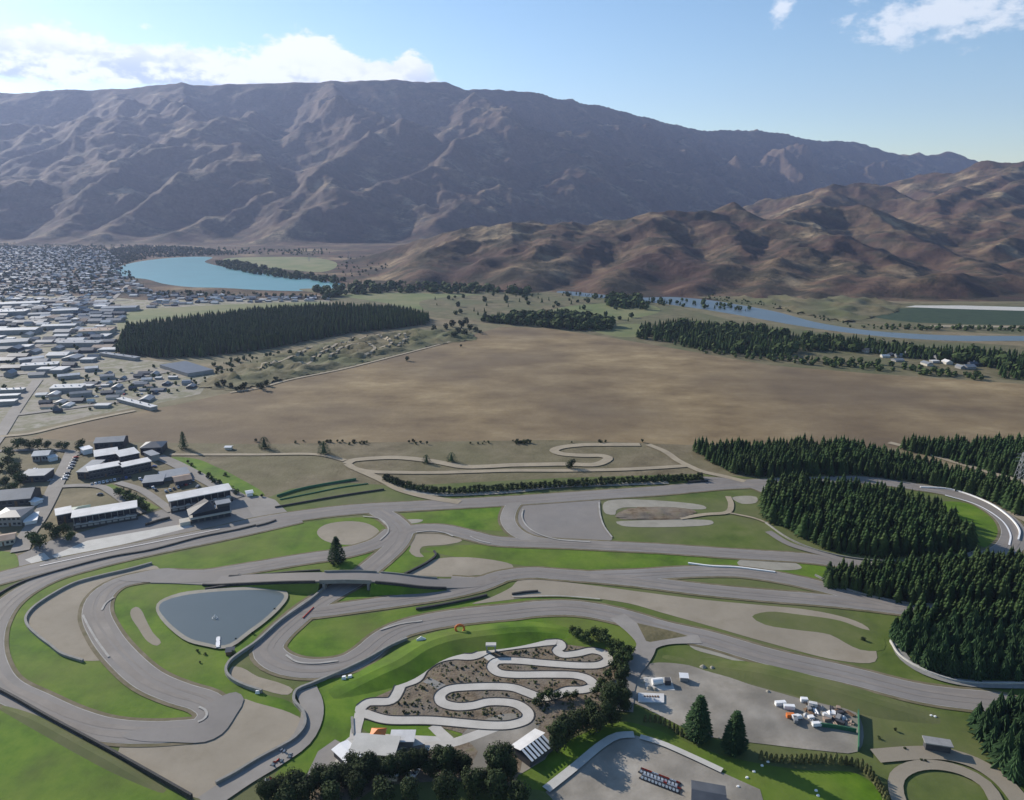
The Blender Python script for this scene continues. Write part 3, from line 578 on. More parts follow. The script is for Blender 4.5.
def leafy_crown(seed,h,r,n=900,base=.25,leaf=.5,clumps=9):
    rr=random.Random(seed); mb=MB(); C=[]
    for k in range(clumps):
        a=rr.random()*6.28; q=r*.55*rr.random()**.5; z=h*(base+.2)+(h*(1-base-.35))*rr.random(); C.append((Vector((q*math.cos(a),q*math.sin(a),z)),r*rr.uniform(.38,.62)))
    C.append((Vector((0,0,h*.6)),r*.6))
    for i in range(n):
        c,cr=C[rr.randrange(len(C))]; d=Vector((rr.gauss(0,1),rr.gauss(0,1),rr.gauss(0,.9))).normalized(); p=c+d*cr*(.55+.5*rr.random()**.5)
        if p.z<h*.04: p.z=h*.04+rr.random()*.3
        s=leaf*rr.uniform(.5,1.1); nrm=(d+Vector((rr.uniform(-.6,.6),rr.uniform(-.6,.6),rr.uniform(-.3,.8)))).normalized(); u=nrm.orthogonal().normalized(); w=nrm.cross(u); th=rr.random()*6.28; u,w=u*math.cos(th)+w*math.sin(th),w*math.cos(th)-u*math.sin(th)
        mb.add([p-u*s,p+w*s*.7,p+u*s,p-w*s*.7],[(0,1,2,3)])
    return mb,C
def trunk_mesh(h,r,C=None,frac=.7):
    mb=MB(); mb.bar((0,0,-.2),(0,0,h*frac),r,6,0,r*.3)
    if C:
        for c,cr in C[:5]: mb.bar((0,0,h*.22),tuple(c),r*.45,4,0,r*.12)
    return mb
def mk_tree(name,crown,trunk,cm,label,cat,group,x,y,s=1,rz=None):
    t=empty(name,(x,y,0),random.random()*6.28 if rz is None else rz); t.scale=(s,s,s)
    c=crown.build('crown',M[cm],t); k=trunk.build('trunk',M['bark'],t); tag(t,label,cat,group); return t
def plant(proto,used,x,y,s,label=None,group=None,sz=None):
    o=proto if not used else copy_tree(proto); o.location=(x,y,0); o.rotation_euler=(0,0,random.random()*6.28); z=sz or s; o.scale=(s,s,z)
    if label: o['label']=label
    if group: o['group']=group
    return o
# --- plantation: unit-height pine meshes, the 300 that show largest are objects, the rest one mass
PV=[conifer_crown(100+i,7,6+i%2,.155+.02*(i%3)) for i in range(6)]
PA=[]
for mb in PV:
    v=np.array(mb.v); tr=[]
    for f in mb.f: tr.append(f)
    PA.append((v,np.array(tr)))
def mass(name,items,m,label,cat,PAset=None,group=None):
    """items: (x,y,height,width scale); one mesh"""
    PAset=PAset or PA; V=[];Fs=[];k=0
    for (x,y,h,w) in items:
        v,f=PAset[random.randrange(len(PAset))]; a=random.random()*6.28; c,s=math.cos(a),math.sin(a)
        vv=np.empty_like(v); vv[:,0]=(v[:,0]*c-v[:,1]*s)*h*w+x; vv[:,1]=(v[:,0]*s+v[:,1]*c)*h*w+y; vv[:,2]=v[:,2]*h-.1
        V.append(vv); Fs.append(f+k); k+=len(v)
    V=np.concatenate(V); Fq=np.concatenate(Fs); o0=V.mean(0); o0[2]=0; V=V-o0
    me=bpy.data.meshes.new(name); me.vertices.add(len(V)); me.vertices.foreach_set('co',V.astype(np.float32).ravel()); n=Fq.shape[1]
    me.loops.add(Fq.size); me.loops.foreach_set('vertex_index',Fq.ravel().astype(np.int32)); me.polygons.add(len(Fq)); me.polygons.foreach_set('loop_start',np.arange(0,Fq.size,n,dtype=np.int32))
    me.update(calc_edges=True); me.materials.append(M[m]); o=bpy.data.objects.new(name,me); COL.objects.link(o); o.location=tuple(o0); tag(o,label,cat,group,'stuff'); return o
FA=[(692,450),(770,449),(850,452),(895,461),(940,471),(1000,488),(1060,505),(1060,530),(1015,514),(985,499),(945,488),(915,482),(860,476),(800,476),(760,477),(735,474),(712,463)]
FB=[(762,500),(790,488),(850,491),(905,499),(938,512),(962,528),(976,545),(965,553),(930,557),(880,558),(830,551),(792,533),(765,518)]
FC1=[(823,588),(834,572),(900,570),(985,566),(1050,564),(1060,606),(940,604),(905,604),(860,594)]
FC2=[(890,641),(897,628),(918,616),(1060,618),(1070,682),(1000,681),(960,680),(925,670),(902,655)]
FD=[(970,728),(980,716),(1010,715),(1060,712),(1090,800),(1040,800),(1012,780),(990,756)]
FE=[(898,449),(940,446),(1060,448),(1100,500),(1030,482),(1000,474),(955,462)]
trees=[]
for fi,(P,sp,hh) in enumerate([(FA,3.7,13),(FB,3.7,13.5),(FC1,3.4,12),(FC2,3.3,11.5),(FD,3.7,11.5),(FE,4.0,13)]):
    for x,y in scatter(P,sp,.33,.4):
        if inframe(x,y,m=40) and random.random()>.05: trees.append((x,y,hh*random.choice([.68,.8,.88,.95,1,1.02,1.08,1.18])*(1+.13*math.sin(x*.035+1.7*math.sin(y*.03)))*random.uniform(.88,1.1),random.uniform(1.1,1.6),fi))
trees.sort(key=lambda t:t[1])
names=['back plantation block behind the curved track','round plantation block inside the loop of track','','plantation block above the white track fence','','']
PLAB={0:'dark green pine in the long plantation block behind the track loop',1:'dark green pine in the rounded plantation block inside the track loop',2:'dark green pine in the middle plantation strip right of the track',3:'dark green pine in the front plantation block by the curved dirt path',4:'dark green pine in the stand at the bottom right corner',5:'dark green pine in the plantation at the far right beyond the dirt road'}
PGRP={0:'pines of the long plantation block',1:'pines of the rounded plantation block',2:'pines of the middle plantation strip',3:'pines of the front plantation block',4:'pines in the bottom right corner',5:'pines of the far right plantation'}
pine_data=[]
for mb in [conifer_crown(200+i,10,8,.165+.015*(i%3),.07,.5) for i in range(6)]:
    me_o=MB(); me_o.v=list(mb.v); me_o.f=list(mb.f); me_o.mi=[0]*len(mb.f); me_o.bar((0,0,-.02),(0,0,.5),.018,5,1,.008)
    pine_data.append(me_o)
protos=[]
for i,(x,y,h,w,fi) in enumerate(trees[:297]):
    k=random.randrange(6)
    while len(protos)<6: protos.append(None)
    if protos[k] is None:
        o=pine_data[k].build('pine_tree',[M['pine'],M['bark']]); protos[k]=o
    else:
        o=protos[k].copy(); COL.objects.link(o)
    o.location=(x,y,-.1); o.rotation_euler=(0,0,random.random()*6.28); o.scale=(h*w,h*w,h); tag(o,PLAB[fi],'pine tree',PGRP[fi])
mass('pine_plantation',[(x,y,h,w) for x,y,h,w,fi in trees[297:]],'pine_mass','dense dark green pine plantation filling the right side round the track loop','plantation')
print('pines',len(trees))
FL=[(116,354),(160,358),(205,357),(262,350),(340,335),(425,325),(430,319),(400,312),(330,309),(260,313),(200,321),(126,331)]
far=[(x,y,17*random.uniform(.75,1.2),random.uniform(.9,1.3)) for x,y in scatter(FL,6.5,.35,.2) if inframe(x,y)]
print('far stand',len(far))
mass('pine_wood',far,'pine_mass','broad dark pine wood between the town and the motocross ground','wood')
# round-headed tree clumps for far vegetation
def blobcrown(seed,n=46):
    rr=random.Random(seed); mb=MB()
    for i in range(n):
        d=Vector((rr.gauss(0,1),rr.gauss(0,1),rr.gauss(0,1))).normalized(); p=Vector((d.x*.36,d.y*.36,.52+d.z*.42))*(1); p=p*(rr.uniform(.8,1.08)); s=rr.uniform(.13,.24); nn=(d+Vector((rr.uniform(-.5,.5),rr.uniform(-.5,.5),rr.uniform(0,.6)))).normalized(); u=nn.orthogonal().normalized(); w=nn.cross(u)
        mb.add([p-u*s,p+w*s,p+u*s,p-w*s],[(0,1,2,3)])
    return mb
BA=[(np.array(b.v),np.array(b.f)) for b in [blobcrown(300+i) for i in range(5)]]
def wood(px,sp,h,label,cat='wood',conif=0.5,name='riverside_wood',dens=.95,m='pine_mass'):
    it=[(x,y,h*random.uniform(.6,1.25),random.uniform(.9,1.4)) for x,y in scatter(px,sp,.45,.3) if inframe(x,y) and random.random()<dens]
    a=[t for t in it if random.random()<conif]; b=[t for t in it if t not in a]
    if a: mass(name,a,m,label,cat)
    if b: mass(name,b,'leaf',label+' with leafy trees' if a else label,cat,BA)
wood([(478,322),(520,318),(560,316),(605,322),(615,330),(580,331),(530,326),(490,323)],9,15,'dark wood at the far edge of the brown field left of centre')
wood([(636,338),(640,328),(690,324),(760,330),(800,338),(860,342),(930,351),(1040,358),(1050,384),(1000,378),(985,366),(900,358),(860,352),(800,352),(780,358),(740,355),(690,348)],7.5,13,'long dark conifer wood between the brown field and the river',conif=.85,dens=.85)
wood([(610,298),(640,300),(648,310),(620,309),(606,306)],11,15,'small wood on the near river bank at centre')
wood([(215,264),(240,262),(260,268),(300,276),(345,281),(340,284),(290,279),(250,274),(225,268)],14,14,'row of trees along the far lake shore',dens=.7)
wood([(315,291),(345,286),(420,287),(520,291),(540,295),(470,294),(400,293),(345,295),(325,300)],14,16,'loose belt of trees on the river flat',conif=.35,dens=.6)
wood([(700,350),(800,358),(905,366),(985,376),(983,382),(900,373),(768,362),(690,352)],11,7,'scrubby trees along the far edge of the field',conif=.1,dens=.8)
wood([(120,292),(180,292),(240,294),(330,297),(330,300),(240,298),(150,297)],17,8,'garden trees along the lake front street',conif=.2,dens=.6)
wood([(700,298),(770,308),(850,327),(900,331),(900,328),(850,324),(780,305),(710,295)],13,4,'low willows lining the far river bank',conif=0,dens=.6)
wood([(880,326),(960,327),(1060,328),(1060,333),(960,331),(880,330)],11,6,'bushes between the orchard and the river',conif=0,dens=.75)
wood([(-40,246),(0,244),(60,243),(130,254),(125,268),(140,284),(100,296),(0,296),(-60,294)],20,8,'leafy garden trees among the far houses of the town',cat='garden trees',conif=.1,dens=.55,name='garden_trees')
wood([(-60,300),(100,300),(130,310),(110,345),(60,372),(0,390),(-40,390)],30,6,'small street trees in the industrial part of town',cat='street trees',conif=.1,dens=.6,name='street_trees')
wood([(20,416),(60,372),(180,366),(215,380),(150,402),(90,414)],17,4,'bushes between the sheds at the near edge of town',cat='bushes',conif=.1,dens=.55,name='bushes')
wood([(196,372),(225,360),(300,350),(330,342),(300,352),(250,366),(215,382)],11,5,'scrub at the foot of the far pine wood',conif=.2,dens=.6)
wood([(110,250),(140,246),(200,248),(240,255),(200,256),(150,258),(125,264),(110,262)],16,9,'trees on the far shore of the lake',conif=.3,dens=.75)

wood([(-60,240),(100,244),(200,248),(330,250),(330,256),(240,254),(110,251),(-60,247)],32,9,'sparse belt of trees at the foot of the mountain behind the town',conif=.2,dens=.6)
wood([(430,300),(520,292),(620,300),(640,322),(560,318),(480,320),(440,312)],34,10,'scattered trees over the green river flats',conif=.35,dens=.55)
wood([(560,292),(640,299),(700,301),(760,308),(750,312),(690,308),(640,304),(560,296)],15,8,'broken line of trees on the near river bank',conif=.3,dens=.55)
wood([(335,256),(420,258),(420,280),(340,276)],38,7,'sparse scrub on the flat right of the lake',conif=.2,dens=.5)
# --- single trees
def conifer_at(px,py,h,r,label,name='conifer',n=900,mat_='pine',shape=.8,cat='conifer',group=None,seed=None):
    x,y=G(px,py); cr=big_conifer_crown(seed or int(px*7+py),h,r,n,shape); return mk_tree(name,cr,trunk_mesh(h,h*.02),mat_,label,cat,group,x,y)
conifer_at(184,448.5,15,4.2,'tall narrow dark conifer beside the dirt road behind the hotel',n=700,shape=.7)
conifer_at(264.5,448,10,6,'rounded dark conifer left of the pair on the dry field edge',n=900,shape=.4)
conifer_at(324,454,11,6,'rounded dark conifer by the left end of the dirt track',n=900,shape=.4)
conifer_at(426.5,463,7,4,'small dark tree inside the left dirt loop',n=600,shape=.4); conifer_at(451.5,461.5,8,5,'second small dark tree inside the dirt loop, the one nearer the centre',n=600,shape=.4)
conifer_at(337,562,16,5.8,'big dark conifer standing beside the bridge over the track',n=1400,shape=.75)
conifer_at(698,738,19,5.6,'broad dark conifer left of the pair beside the gravel yard',n=1900,shape=.62); conifer_at(734,752,18,5.3,'broad dark conifer right of the pair beside the gravel yard',n=1900,shape=.62)
conifer_at(828,583,13,3.8,'pointed pine standing alone at the left tip of the middle plantation strip',n=800,shape=.85)
cr,C=leafy_crown(9,7,5,500,.1,.6); x,y=G(571,468); mk_tree('round_tree',cr,trunk_mesh(7,.25,C),'leaf_dark','round bushy tree beside the dirt track right of centre','tree',None,x,y)
# small shrubs and trees of the dry paddock
sh=[leafy_crown(40+i,3.2,1.9,110,.0,.5,5) for i in range(3)]; shp=[]
for i,(c,C) in enumerate(sh):
    shp.append([mk_tree('shrub',c,trunk_mesh(3,.09,None,.5),'leaf_dark' if i else 'leaf',None,'shrub',None,0,-2000-i),False])
def shrub(px,py,s,label,group=None,k=None,m=None):
    p=shp[random.randrange(3) if k is None else k]; x,y=G(px,py) if m is None else m; o=plant(p[0],p[1],x,y,s,label,group,s*random.uniform(.8,1.15)); p[1]=True
    if 'group' in o and not group: del o['group']
    return o
for i in range(60):
    a=random.choice([(318,344),(345,372),(330,368),(470,494),(405,430),(512,530),(200,330),(560,680)]); shrub(random.uniform(*a),random.uniform(441.5,444.5),random.uniform(.5,1.0),'small dark shrub in the broken row along the near edge of the brown field','shrubs along the near field edge')
for i,(px,py,s) in enumerate([(218,387,2.3),(224,386,2.6),(231,388,2.0),(237,391,2.2),(242,390,2.6),(245,388,2.1),(258,388,2.2),(262,390,2.5),(267,386,2.3),(276,381,2.0)]):
    shrub(px,py,s,'dark small tree in the loose clump at the left end of the brown field','small trees at the left end of the field',k=1+i%2)
shrub(407,361,2.2,'single dark tree on the left edge line of the brown field',k=1); shrub(461,347,1.4,'lone low bush on the top edge of the brown field near the tree cluster',k=2)
for i,(px,py,s) in enumerate([(434,331,3.2),(446,330,3.2),(452,327,4.2),(454,338,3.8),(458,334,4.2),(462,328,4.6),(465,336,4),(470,331,3.4),(476,332,3.4),(480,334,2.4),(466,324,3.6)]):
    shrub(px,py,s,'dark tree in the small cluster at the upper tip of the brown field','tree cluster at the field tip',k=1+i%2)
# shrub belt above the start straight
HP=catmull([np.array(G(*p)) for p in [(383,477),(395,482),(412,487),(430,490),(450,491.5),(480,490),(512,488),(560,485),(610,482),(660,479.5),(703,478)]],False,.5)
acc=0;last=HP[0];n=0
for p in HP:
    acc+=np.linalg.norm(p-last); last=p
    if acc>3.3:
        acc=0
        for q in (0,5.2):
            if n<170: shrub(0,0,random.uniform(1.15,1.5),'rounded green shrub in the planted double row above the main straight','shrubs of the planted double row',m=(p[0]+random.uniform(-.3,.3),p[1]-q+random.uniform(-.3,.3))); n+=1
# shrubs by the hotel lane, the left gardens, pond and lawns
for px,py,s in [(188,463,1),(192,466,.9),(200,474,1),(209,478,1.5),(211,480,1.4),(215,483,1.5),(219,484,1.4),(232,491,1.4),(237,494,1.5),(225,476,1),(262,497,.9)]:
    shrub(px,py,s,'green bush in the row between the service road and the bright lawn','bushes beside the service road')
for px,py,s,l in [(300,672,.5,'x')]: pass
cr_,C_=leafy_crown(61,8,4.2,520,.15,.6); gp1=mk_tree('garden_tree',cr_,trunk_mesh(8,.25,C_),'leaf',None,'garden tree',None,0,-2010); gu=[False]
def garden(px,py,s,label,group=None):
    x,y=G(px,py); o=plant(gp1,gu[0],x,y,s,label,group); gu[0]=True
    if 'group' in o and not group: del o['group']
for px,py,s in [(120,497,1.0),(127,500,1.0),(133,504,1.1),(140,508,1.1),(146,512,.9)]: garden(px,py,s,'green bushy tree on the narrow lawn between the two pit garage blocks','trees between the garage blocks')
for px,py,s in [(50,533,1.0),(57,538,1.1),(64,535,1.0),(40,549,1.35),(33,543,1.0),(71,541,.9)]: garden(px,py,s,'leafy tree in the clump at the left end of the pit building','trees left of the pit building')
for px,py in [(18,449),(25,448),(30,450),(38,449),(48,449),(80,452),(82,448),(8,466),(2,470),(14,478),(6,486),(15,492),(2,496),(18,470),(10,458),(-3,480),(12,472),(20,484),(44,457),(52,456),(60,449),(66,450)]: garden(px,py,random.uniform(.85,1.35),'leafy tree in the gardens around the houses at the left edge','garden trees at the left edge')
for px,py,s,l in [(60,481,.5,0)]: pass
# trees round the kart club and car park (dark, tall)
KT=[leafy_crown(70+i,h,r,int(n*1.9),.08,.42,14) for i,(h,r,n) in enumerate([(11,4.4,1500),(13,3.6,1500),(9,4.6,1300)])]
ktp=[[mk_tree('dark_tree',c,trunk_mesh(h,.3,C),'leaf_dark',None,'tree',None,0,-2020-i),False] for i,((c,C),h) in enumerate(zip(KT,(11,13,9)))]
def dark(px,py,s,label,group=None,k=None):
    p=ktp[random.randrange(3) if k is None else k]; x,y=G(px,py); o=plant(p[0],p[1],x,y,s,label,group); p[1]=True
    if 'group' in o and not group: del o['group']
row=[(268,803,.9),(280,799,.8),(296,797,.95),(305,803,1.1),(314,792,.8),(322,785,.9),(330,791,.95),(338,783,.9),(346,786,.9),(352,776,.85),(362,784,1.1),(368,780,1.0),(376,778,.9),(384,778,.8),(392,780,.9),(401,778,.95),(408,774,.9),(414,772,.8),(424,772,.85),(431,776,.8),(438,773,.95),(447,778,1.1),(455,772,.95),(464,776,.8),(288,812,1.1),(332,806,1.0),(356,800,1.0),(384,806,1.1),(412,806,1.0),(446,804,1.15),(474,800,1.1),(488,792,1.0),(498,806,1.2),(520,812,1.1)]
for px,py,s in row: dark(px,py,s,'dark leafy tree in the long row in front of the kart clubhouse','dark trees along the bottom of the kart circuit')
for px,py,s in [(497,778,1.2),(504,770,1.0),(508,782,.95)]: dark(px,py,s,'dark tree in the clump left of the striped canopy','trees left of the striped canopy',0)
for px,py,s in [(557,752,1.15),(565,744,1.1),(573,736,1.1),(560,738,.9),(583,729,1.0),(590,722,.9),(596,732,1.1),(604,724,.95),(611,712,1.1),(618,703,1.0),(624,712,.9),(610,700,.9),(621,690,.9),(612,726,.8)]: dark(px,py,s,'dark tree in the belt between the kart circuit and the car park','trees right of the kart circuit')
for px,py,s in [(572,634,.42),(578,637,.5),(586,640,.5),(594,638,.55),(602,640,.6),(606,646,.6),(611,650,.55),(618,652,.6),(622,658,.6),(627,664,.6),(618,664,.55),(614,672,.6),(624,676,.65),(608,680,.5),(601,688,.5),(596,695,.45),(600,642,.5),(590,645,.4),(630,655,.5),(613,659,.5)]: garden(px,py,s*1.35,'olive green bush in the hedge belt around the right end of the kart circuit','bushes round the right end of the kart circuit')
for px,py,s in [(541,702,.6),(549,700,.7),(557,700,.6),(566,699,.5),(575,698,.5),(536,706,.5)]:
    garden(px,py,s,'yellow green bush just below the lower kart hairpin','yellowish bushes below the kart hairpin')
# hedge of upright shrubs at the lower right
up=MB(); rr=random.Random(5)
for i in range(90):
    z=rr.random()*3.6; a=rr.random()*6.28; q=(.75*(1-(z/3.8)**3)+.1)*rr.uniform(.7,1.1); c=Vector((q*math.cos(a),q*math.sin(a),z+.1)); s=.34; up.add([c-Vector((s*math.sin(a)*-1,s*math.cos(a),0)),c+Vector((math.cos(a)*.15,math.sin(a)*.15,-s)),c+Vector((s*math.sin(a)*-1,s*math.cos(a),0)),c+Vector((0,0,s*1.3))],[(0,1,2,3)])
hp=mk_tree('hedge_shrub',up,trunk_mesh(3.4,.07,None,.8),'leaf_olive','x','hedge shrub',None,0,-2040); hu=False
HP=catmull([np.array(G(*p)) for p in [(756,758),(775,762),(800,763),(830,763),(850,765),(862,770),(872,780),(882,795),(888,806)]],False,.3); acc=0;last=HP[0]
for p in HP:
    acc+=np.linalg.norm(p-last); last=p
    if acc>1.7: acc=0; plant(hp,hu,p[0],p[1],1.0,'upright olive shrub in the hedge between the yard and the lower right lawn','upright shrubs of the lower right hedge',random.uniform(.85,1.2)); hu=True
HP=catmull([np.array(G(*p)) for p in [(640,722),(655,722),(668,727),(680,735),(690,740)]],False,.3); acc=0;last=HP[0]
for p in HP:
    acc+=np.linalg.norm(p-last); last=p
    if acc>1.8: acc=0; plant(hp,hu,p[0],p[1],.85,'upright olive shrub in the short hedge below the yard entrance','upright shrubs of the short hedge')
# bushes in the kart beds
KW=np.array([p for p in catmull([np.array(G(*p)) for p in K],True,1.5)])
def offkart(px,py,d=4.2):
    x,y=G(px,py); return np.hypot(KW[:,0]-x,KW[:,1]-y).min()>d
BEDS=[(364,710),(400,690),(440,664),(480,655),(540,648),(600,652),(600,690),(520,722),(400,716)]
it=[]
for i in range(5200):
    px,py=random.uniform(360,632),random.uniform(640,745)
    if inpoly(px,py,BEDS+[] if random.random()<.0 else [(364,710),(400,690),(440,662),(480,652),(540,646),(600,648),(628,662),(625,690),(600,715),(560,735),(530,722),(400,716)]) and offkart(px,py,3.4) and perlin(np.array([px*.06]),np.array([py*.12]),5)[0]>.05: x,y=G(px,py); it.append((x,y,random.uniform(.4,1.0),random.uniform(1.,1.6)))
mass('ground_cover',it,'leaf_olive','low olive ground cover filling the planted beds of the kart circuit','ground cover',BA)
for i in range(300):
    px,py=random.uniform(365,600),random.uniform(648,725)
    if offkart(px,py) and inpoly(px,py,[(364,710),(400,690),(440,664),(480,655),(540,648),(600,652),(600,690),(520,722),(400,716)]): shrub(px,py,random.uniform(.25,.5),'low clipped shrub in the planted beds inside the kart circuit','low shrubs inside the kart circuit')
for px,py,s in [(205,655,.5),(198,652,.5),(200,663,.35),(275,610,.4),(253,634,.4),(292,589,.5),(233,655,.8),(236,640,.4)]: shrub(px,py,s,'small dark bush on the lawn around the pond','bushes around the pond')
for px,py in [(862,640),(864,641)]: shrub(px,py,.6,'low dark bush pair on the dry tip of the long gravel trap','bush pair at the gravel tip')
for px,py in [(895,731),(905,750),(921,761),(925,762),(879,739)]: shrub(px,py,.45,'small bush on the rough grass beside the black shed','bushes near the black shed')

# ------------------------------------------------------------------ buildings
def house(name,label,cat,A,B,depth,h,roofh=1.5,wm='wall_grey',rm='roof_grey',style='gable',group=None,wins=0,over=.6,door=True,z=0,bands=1,wparts=True):
    ax,ay=G(*A);bx,by=G(*B); L=math.hypot(bx-ax,by-ay); t=empty(name,(ax,ay,z),math.atan2(by-ay,bx-ax))
    MB().box(0,L,0,depth,0,h).build('walls',M[wm],t)
    r=MB(); o=over
    if style=='gable':
        y=depth/2; s=roofh/(y); e=h-o*s*.5; th=.25
        v=[(-o,-o,e),(L+o,-o,e),(L+o,y,h+roofh),(-o,y,h+roofh),(L+o,depth+o,e),(-o,depth+o,e)]
        v2=[(a,b,c+th) for a,b,c in v]; r.add(v+v2,[(0,3,2,1),(3,5,4,2),(6,7,8,9),(9,8,10,11),(0,1,7,6),(5,11,10,4),(1,2,8,7),(2,4,10,8),(0,6,9,3),(3,9,11,5)])
        g=MB(); g.add([(0.01,0,h),(0.01,depth,h),(0.01,y,h+roofh)],[(0,2,1)]); g.add([(L-.01,0,h),(L-.01,depth,h),(L-.01,y,h+roofh)],[(0,1,2)]); g.build('gable_end',M[wm],t)
    elif style=='flat': r.box(-o,L+o,-o,depth+o,h+.003,h+.45)
    elif style=='mono':
        v=[(-o,-o,h),(L+o,-o,h),(L+o,depth+o,h+roofh),(-o,depth+o,h+roofh)]; r.add(v+[(a,b,c+.3) for a,b,c in v],[(0,3,2,1),(4,5,6,7),(0,1,5,4),(1,2,6,5),(2,3,7,6),(3,0,4,7)])
    elif style=='hip':
        y=depth/2; v=[(-o,-o,h),(L+o,-o,h),(L+o,depth+o,h),(-o,depth+o,h),(min(y,L*.4),y,h+roofh),(L-min(y,L*.4),y,h+roofh)]; r.add(v,[(0,1,5,4),(1,2,5),(2,3,4,5),(3,0,4),(3,2,1,0)])
    rf=r.build('roof',M[rm],t)
    if L>26 and style in('flat','mono'):
        for i in range(4): MB().box(L*(i+.4)/4,L*(i+.4)/4+1.1,depth*.45,depth*.45+1.0,h+.2,h+roofh*.5+1.2).build('vent',M['steel'],rf)
    if wins:
        for b in range(bands):
            z0=h*(b+.35)/bands; z1=h*(b+.78)/bands
            for i in range(wins):
                x0=L*(i+.2)/wins; x1=L*(i+.8)/wins
                if door and b==0 and i==wins//2: MB().box(x0+.2,x1-.2,-.06,-.003,.0,z1).build('door',M['timber'],t); continue
                f=MB().box(x0,x1,-.09,-.003,z0,z1).build('window',M['glass'],t); MB().box(x0-.1,x1+.1,-.2,-.004,z0-.15,z0-.003).build('sill',M['wall_grey'],f)
    tag(t,label,cat,group); return t,L
def garage_block(label,A,B,depth,h,n):
    ax,ay=G(*A);bx,by=G(*B); L=math.hypot(bx-ax,by-ay); t=empty('pit_garage_block',(ax,ay,0),math.atan2(by-ay,bx-ax))
    w=MB(); w.box(0,L,2.5,depth,0,h); w.box(-.4,L+.4,-.4,2.497,0,2.9); w.build('walls',M['wall_dark'],t)
    MB().box(-1.2,L+1.2,.2,depth+.8,h+.003,h+.5).build('roof',M['roof_white'],t)
    MB().box(-.6,L+.6,-.9,-.41,0,1.3).build('pit_wall',M['tyre'],t)
    for i in range(n):
        x0=L*(i+.1)/n;x1=L*(i+.9)/n
        wn=MB().box(x0,x1,2.40,2.497,3.6,h-1.2).build('window',M['glass'],t); MB().box(x0-.1,x1+.1,2.3,2.499,3.42,3.597).build('sill',M['steel'],wn)
        gd=MB().box(x0+.1,x1-.1,-.46,-.403,.1,2.6).build('garage_door',M['wall_grey'],t); MB().box((x0+x1)/2-.3,(x0+x1)/2+.3,-.55,-.463,.6,.75).build('handle',M['steel'],gd)
        MB().box(L*i/n-.12,L*i/n+.12,.4,2.4,2.9,h).build('partition',M['wall_grey'],t)
        if i%2==0: MB().box(x0+.6,x0+2.8,.7,2.0,2.9,3.7).build('balcony_seat',M['white'],t)
    MB().box(-.3,L+.3,-.3,-.2,2.9,3.9).build('balcony_rail',M['steel'],t)
    tag(t,label,'garage block'); return t
garage_block('long pit garage block with white flat roof, the left one beside the pit lane',(75,530),(137,519.5),13,8,10)
garage_block('long pit garage block with white flat roof, right one behind the control tower',(172,513),(232,501),13,8,9)
house('annex_building','white flat roofed annex at the left end of the left pit garage block','annex',(58,525),(73,522),12,6.5,0,'wall_dark','roof_white','flat',wins=3)
house('garage_annex','small low building with a green roof behind the left pit garages','shed',(72,516),(90,513),8,3,1.2,'wall_dark','roof_green','hip')
# control tower
ax,ay=G(192,524);bx,by=G(231,516.5); L=math.hypot(bx-ax,by-ay); t=empty('control_tower',(ax,ay,0),math.atan2(by-ay,bx-ax))
MB().box(0,L,0,8,0,3.4).build('ground_floor',M['wall_dark'],t); MB().box(-.8,L+.6,-1.4,8.6,3.403,3.8).build('deck',M['conc'],t); MB().box(1,L,1,8,3.803,7).build('upper_floor',M['glass'],t)
r=MB(); r.add([(-1.5,-1,6.4),(L*.62,-1,7.6),(L*.62,9.2,8.2),(-1.5,9.2,7.0),(L*.42,9.6,12.2),(L*.5,5,11.8)],[(0,1,5),(1,2,4,5),(2,3,4),(3,0,5,4),(0,3,2,1)]); r.build('roof',M['wall_dark'],t)
MB().box(L*.66,L+1.2,1,8.8,9.2,9.6).build('roof',M['roof_grey'],t); MB().box(L*.68,L+.2,2,8,7.003,9.19).build('lookout_room',M['wall_dark'],t); MB().box(-7,-.9,-1,6,.0,2.6).build('side_pavilion',M['wall_cream'],t)
for i in range(6): MB().box(L*(i+.15)/6,L*(i+.85)/6,-.08,-.003,.5,2.6).build('window',M['glass'],t)
MB().box(-.8,L+.6,-1.4,-1.3,3.8,4.8).build('balcony_rail',M['steel'],t)
tag(t,'dark control tower with sloping roof on the start straight','control tower')
# hotel and museum complex
house('hotel_wing','white roofed hotel wing, the left one of the near row','hotel wing',(90,480),(122,474),11,7,0,'wall_dark','roof_white','flat',wins=9,bands=2)
house('hotel_wing','white roofed hotel wing, the right one of the near row','hotel wing',(124,476),(152,470),11,7,0,'wall_dark','roof_white','flat',wins=8,bands=2)
house('hotel_wing','pale roofed hotel wing, the left one of the back row','hotel wing',(96,464),(119,460.5),15,6,.8,'wall_dark','roof_white','mono',wins=6,bands=2)
house('hotel_wing','pale roofed hotel wing, the right one of the back row','hotel wing',(121,464),(140,460),15,6,.8,'wall_dark','roof_white','mono',wins=5,bands=2)
house('museum_hall','big hall with a ribbed dark grey roof beside the hotel lane','hall',(78,479),(90,479),22,5.5,1.6,'wall_dark','roof_grey','mono',wins=4)
house('entrance_building','building with curved pale roof at the top left of the hotel','building',(95,450),(124,448),16,6,2.4,'wall_dark','roof_grey','gable',wins=6)
house('entrance_canopy','low white canopy roofs at the top left corner of the hotel','canopy',(84,455),(93,453),8,4,.6,'white','white','mono')
house('dark_house','dark green building with glass front at the top right of the hotel','building',(141,455),(162,454),16,6,2.8,'wall_dark','roof_dark','hip',wins=4)
house('grey_block','low grey block behind the right hotel wing','building',(152,462),(160,460),14,5,0,'wall_grey','roof_grey','flat')
house('car_port','long grey car port full of cars, left one behind the right garages','car port',(143,487),(163,485),14,3,.5,'wall_dark','roof_grey','mono')
